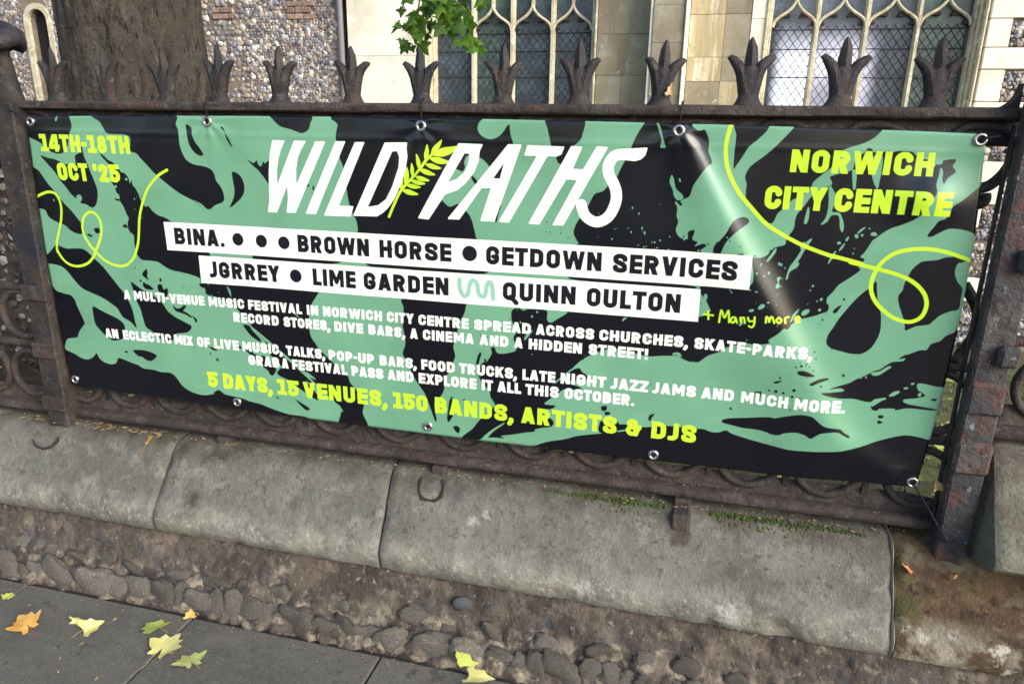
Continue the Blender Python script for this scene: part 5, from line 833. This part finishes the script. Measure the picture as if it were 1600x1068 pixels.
# ---------------------------------------------------------------- the tree and its overhanging spray of leaves
TR = empty('tree', (-3.42, 4.02, .1), 'thick rough-barked tree trunk just inside the railings with one leafy spray hanging over them', 'tree')
nt, nz2 = 150, 150; m = MB(); rings = []
for j in range(nz2+1):
    z = .0 + 5.4*j/nz2; rings_ = []
    R = .398 - .012*(z-1.7) + .20*math.exp(-(z-.05)/.35)
    cxx = -3.415 + .02*math.sin(z*1.3); cyy = 4.03
    for i in range(nt):
        a = 2*math.pi*i/nt; ca, sa = math.cos(a), math.sin(a)
        p = Vector((ca*1.2, sa*1.2, z*.5)); tw = noise.noise(Vector((ca*2, sa*2, z*.8)))*.5
        rdg = 1-abs(noise.noise(Vector((math.cos(a+tw*.15)*7, math.sin(a+tw*.15)*7, z*1.4))))*2
        r = R*(1+.07*noise.noise(p)) + .013*rdg + .014*noise.noise(Vector((ca*14, sa*14, z*5))) + .004*noise.noise(Vector((ca*30, sa*30, z*22)))
        r -= .035*math.exp(-((a-4.95)**2/.02+(z-2.05)**2/.010))
        rings_.append((cxx+r*ca, cyy+r*sa, z))
    rings.append(rings_)
m.loft(rings); m.build('trunk', M['bark'], TR, True)
br = MB().tube([(-3.4, 4.0, 4.6), (-2.9, 3.7, 4.5), (-2.2, 3.35, 4.0), (-1.6, 3.1, 3.3), (-1.2, 3.0, 2.7), (-1.10, 3.0, 2.35), (-1.085, 3.0, 2.15), (-1.06, 3.0, 2.10), (-1.02, 3.0, 2.06), (-.98, 3.0, 2.02)], [.10, .08, .055, .035, .018, .009, .006, .004, .003, .002], 8)
for pth in ([(-1.10, 3.0, 2.35), (-1.17, 2.98, 2.22), (-1.235, 2.97, 2.10)], [(-1.085, 3.0, 2.17), (-1.0, 2.99, 2.15), (-.95, 2.98, 2.10)], [(-1.12, 3.0, 2.3), (-1.15, 2.97, 2.15), (-1.16, 2.96, 2.05)]):
    br.tube(pth, .003, 5)
BR = br.build('branch', M['twig'], TR, True)
def lobed_leaf(name, mat, size, seed, lobes=5, sharp=.45, fold=.25, stalk=None, teeth=True):
    r_ = random.Random(seed); ang = {5: (-140, -72, 0, 72, 140), 3: (-95, 0, 95)}[lobes]; ln = {5: (.55, .86, 1.0, .86, .55), 3: (.75, 1.0, .75)}[lobes]
    out = []
    for k, (a, l) in enumerate(zip(ang, ln)):
        l *= r_.uniform(.9, 1.1); a += r_.uniform(-5, 5)
        w = 20
        out += [(a-w, l*.68), (a-w*.62, l*.76 if teeth else l*.8), (a-w*.40, l*.86), (a, l), (a+w*.40, l*.86), (a+w*.62, l*.76 if teeth else l*.8), (a+w, l*.68)]
        if k < lobes-1: out.append(((a+ang[k+1])/2, min(l, ln[k+1])*sharp))
    pts_ = [(math.sin(math.radians(a))*l*size, math.cos(math.radians(a))*l*size) for a, l in out]
    m = MB(); bend = lambda x, y: size*(fold*abs(x/size)**1.4 - .25*fold*(y/size)**2 + .10*noise.noise(Vector((x/size*2, y/size*2, seed))))
    V0 = [(0, -.05*size, bend(0, 0))] + [(x*.5, y*.5, bend(x*.5, y*.5)-.02*size) for x, y in pts_] + [(x, y, bend(x, y)) for x, y in pts_]
    n = len(pts_); F0 = [(0, i+1, (i+1) % n+1) for i in range(n-1)] + [(i+1, n+i+1, n+(i+1) % n+1, (i+1) % n+1) for i in range(n-1)]
    m.add(V0, F0); me = m.mesh(name, mat, True); return me
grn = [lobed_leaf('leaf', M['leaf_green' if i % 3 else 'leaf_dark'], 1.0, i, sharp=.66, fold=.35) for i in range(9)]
r_ = random.Random(21); cnt = 0
from mathutils import Euler
poly = [(-1.24, 2.085, .03), (-1.22, 2.05, .03), (-1.235, 1.99, .015), (-1.17, 2.06, .05), (-1.12, 2.10, .06), (-1.06, 2.12, .06), (-1.00, 2.10, .05), (-1.0, 2.05, .04), (-.955, 2.03, .03), (-.935, 1.99, .02), (-.925, 1.965, .012), (-1.16, 2.02, .03), (-1.04, 2.17, .06), (-1.12, 2.20, .06), (-.96, 2.18, .05), (-1.09, 2.06, .03)]
for bx, bz_, s in poly:
    for q in range(10 if s > .03 else 4):
        x, z = bx+r_.gauss(0, s*.75), bz_+r_.gauss(0, s*.55); y = 3.0+r_.gauss(0, .05)
        L_ = link('leaf', r_.choice(grn), BR, (x, y, z), (math.radians(r_.uniform(-150, -60)), r_.uniform(-.6, .6), r_.uniform(-.9, .9)), (.041*r_.uniform(.7, 1.25),)*3); cnt += 1
# ---------------------------------------------------------------- fallen leaves, each a thing
def leaf_thing(name, label, mat, size, loc, rot, seed, lobes=5, sharp=.45, fold=.2, stalk=None, scale=(1, 1, 1), grp='fallen autumn leaves'):
    root = empty(name, loc, label, 'leaf', grp); root.rotation_euler = rot
    me = lobed_leaf('blade', mat, size*1.32, seed, lobes, min(.97, sharp+.30), fold)
    b_ = bpy.data.objects.new('blade', me); COL.objects.link(b_); b_.parent = root; b_.scale = scale
    if stalk:
        s = MB().tube([(0, 0, .002), (.002, -stalk*.4, .006), (.006, -stalk*.75, .003), (.004, -stalk, .002)], .0011, 5).mesh('stalk', M['redstalk'] if 'red stalk' in label else M['stalk'], True)
        s_ = bpy.data.objects.new('stalk', s); COL.objects.link(s_); s_.parent = root
    return root
R_ = math.radians
leaf_thing('fallen_leaf', 'crumpled orange leaf with a red stalk, leftmost of the large leaves on the pavement', M['leaf_orange'], .056, (-2.105, 1.615, .012), (R_(12), R_(-12), R_(62)), 3, 5, .55, .45, .075)
leaf_thing('fallen_leaf', 'pale yellow three-pointed leaf between the orange leaf and the lime one', M['leaf_yellow'], .052, (-1.905, 1.650, .010), (R_(8), R_(10), R_(-30)), 8, 3, .62, .30, .05)
leaf_thing('fallen_leaf', 'thin curled sliver of yellow leaf beside the pale three-pointed leaf', M['leaf_yellow'], .036, (-1.985, 1.682, .008), (R_(10), R_(70), R_(-70)), 5, 3, .7, .5, None, (.5, 1, 1))
leaf_thing('fallen_leaf', 'lime green oval leaf lying above the big cream maple leaf', M['leaf_lime'], .052, (-1.672, 1.722, .010), (R_(-4), R_(6), R_(70)), 6, 3, .95, .20, .055)
leaf_thing('fallen_leaf', 'big cream maple leaf with a long stalk pointing to the photo bottom', M['leaf_yellow'], .066, (-1.585, 1.640, .012), (R_(5), R_(-4), R_(-8)), 12, 5, .58, .16, .095)
leaf_thing('fallen_leaf', 'pale green lobed leaf right of the big cream maple leaf', M['leaf_pale'], .052, (-1.455, 1.612, .010), (R_(-5), R_(5), R_(60)), 14, 5, .62, .22, .05)
leaf_thing('fallen_leaf', 'small orange leaf scrap against the flint footing', M['leaf_orange'], .022, (-1.603, 1.800, .012), (R_(35), 0, R_(20)), 15, 3, .8, .2)
leaf_thing('fallen_leaf', 'folded bright yellow leaf tucked against the footing behind the long pale leaf', M['leaf_lime'], .044, (-.600, 1.812, .030), (R_(28), R_(24), R_(50)), 17, 3, .75, .55)
leaf_thing('fallen_leaf', 'long pale yellow leaf lying flat at the foot of the footing, near the centre', M['leaf_yellow'], .066, (-.570, 1.786, .016), (R_(10), R_(4), R_(-92)), 18, 3, .95, .22, None, (.60, 1, 1))
leaf_thing('fallen_leaf', 'small yellow-green leaf at the left edge of the photo on the pavement', M['leaf_lime'], .024, (-2.312, 1.722, .008), (0, R_(8), R_(20)), 19, 5, .7, .2)
leaf_thing('fallen_leaf', 'shrivelled yellow leaf with a long stalk lying on the second coping block', M['leaf_orange'], .026, (-1.945, 2.098, .505), (R_(58), R_(5), R_(-60)), 22, 5, .5, .5, .08)
leaf_thing('fallen_leaf', 'dry tan leaf leaning against a finial on the top rail', M['leaf_brown'], .020, (-.105, 2.168, 1.768), (R_(80), R_(10), R_(5)), 23, 3, .8, .3, None, (.7, 1.2, 1))
leaf_thing('fallen_leaf', 'red and yellow leaf on the soil stained coping block', M['leaf_red'], .024, (.690, 2.062, .445), (R_(50), 0, R_(75)), 24, 3, .7, .4, None, (.6, 1.2, 1))
leaf_thing('fallen_leaf', 'tan leaf hanging in the gap at the lower right corner of the banner', M['leaf_brown'], .022, (.742, 2.13, .69), (R_(70), 0, R_(30)), 25, 3, .8, .3, .0)
leaf_thing('fallen_leaf', 'brown shrivelled leaf hanging at the foot of the right post', M['leaf_brown'], .026, (.800, 2.05, .455), (R_(60), 0, R_(170)), 26, 3, .8, .6, .03, (.45, 1, 1))
r_ = random.Random(4)
m = MB()
for _ in range(500):
    x, y = r_.uniform(-4, 3.4), r_.uniform(2.5, 6.5); z = gz(x, y)+.02; a = r_.uniform(0, 6.28); s = r_.uniform(.015, .045)
    m.add([(x+s*math.cos(a+k*1.257)*(1 if k % 2 else .6), y+s*math.sin(a+k*1.257)*(1 if k % 2 else .6), z+r_.uniform(0, .02)) for k in range(5)], [(0, 1, 2, 3, 4)])
tag(m.build('fallen_leaves', M['leaf_lime']), 'scattered yellow leaves on the churchyard lawn behind the railings', 'fallen leaves', kind='stuff')
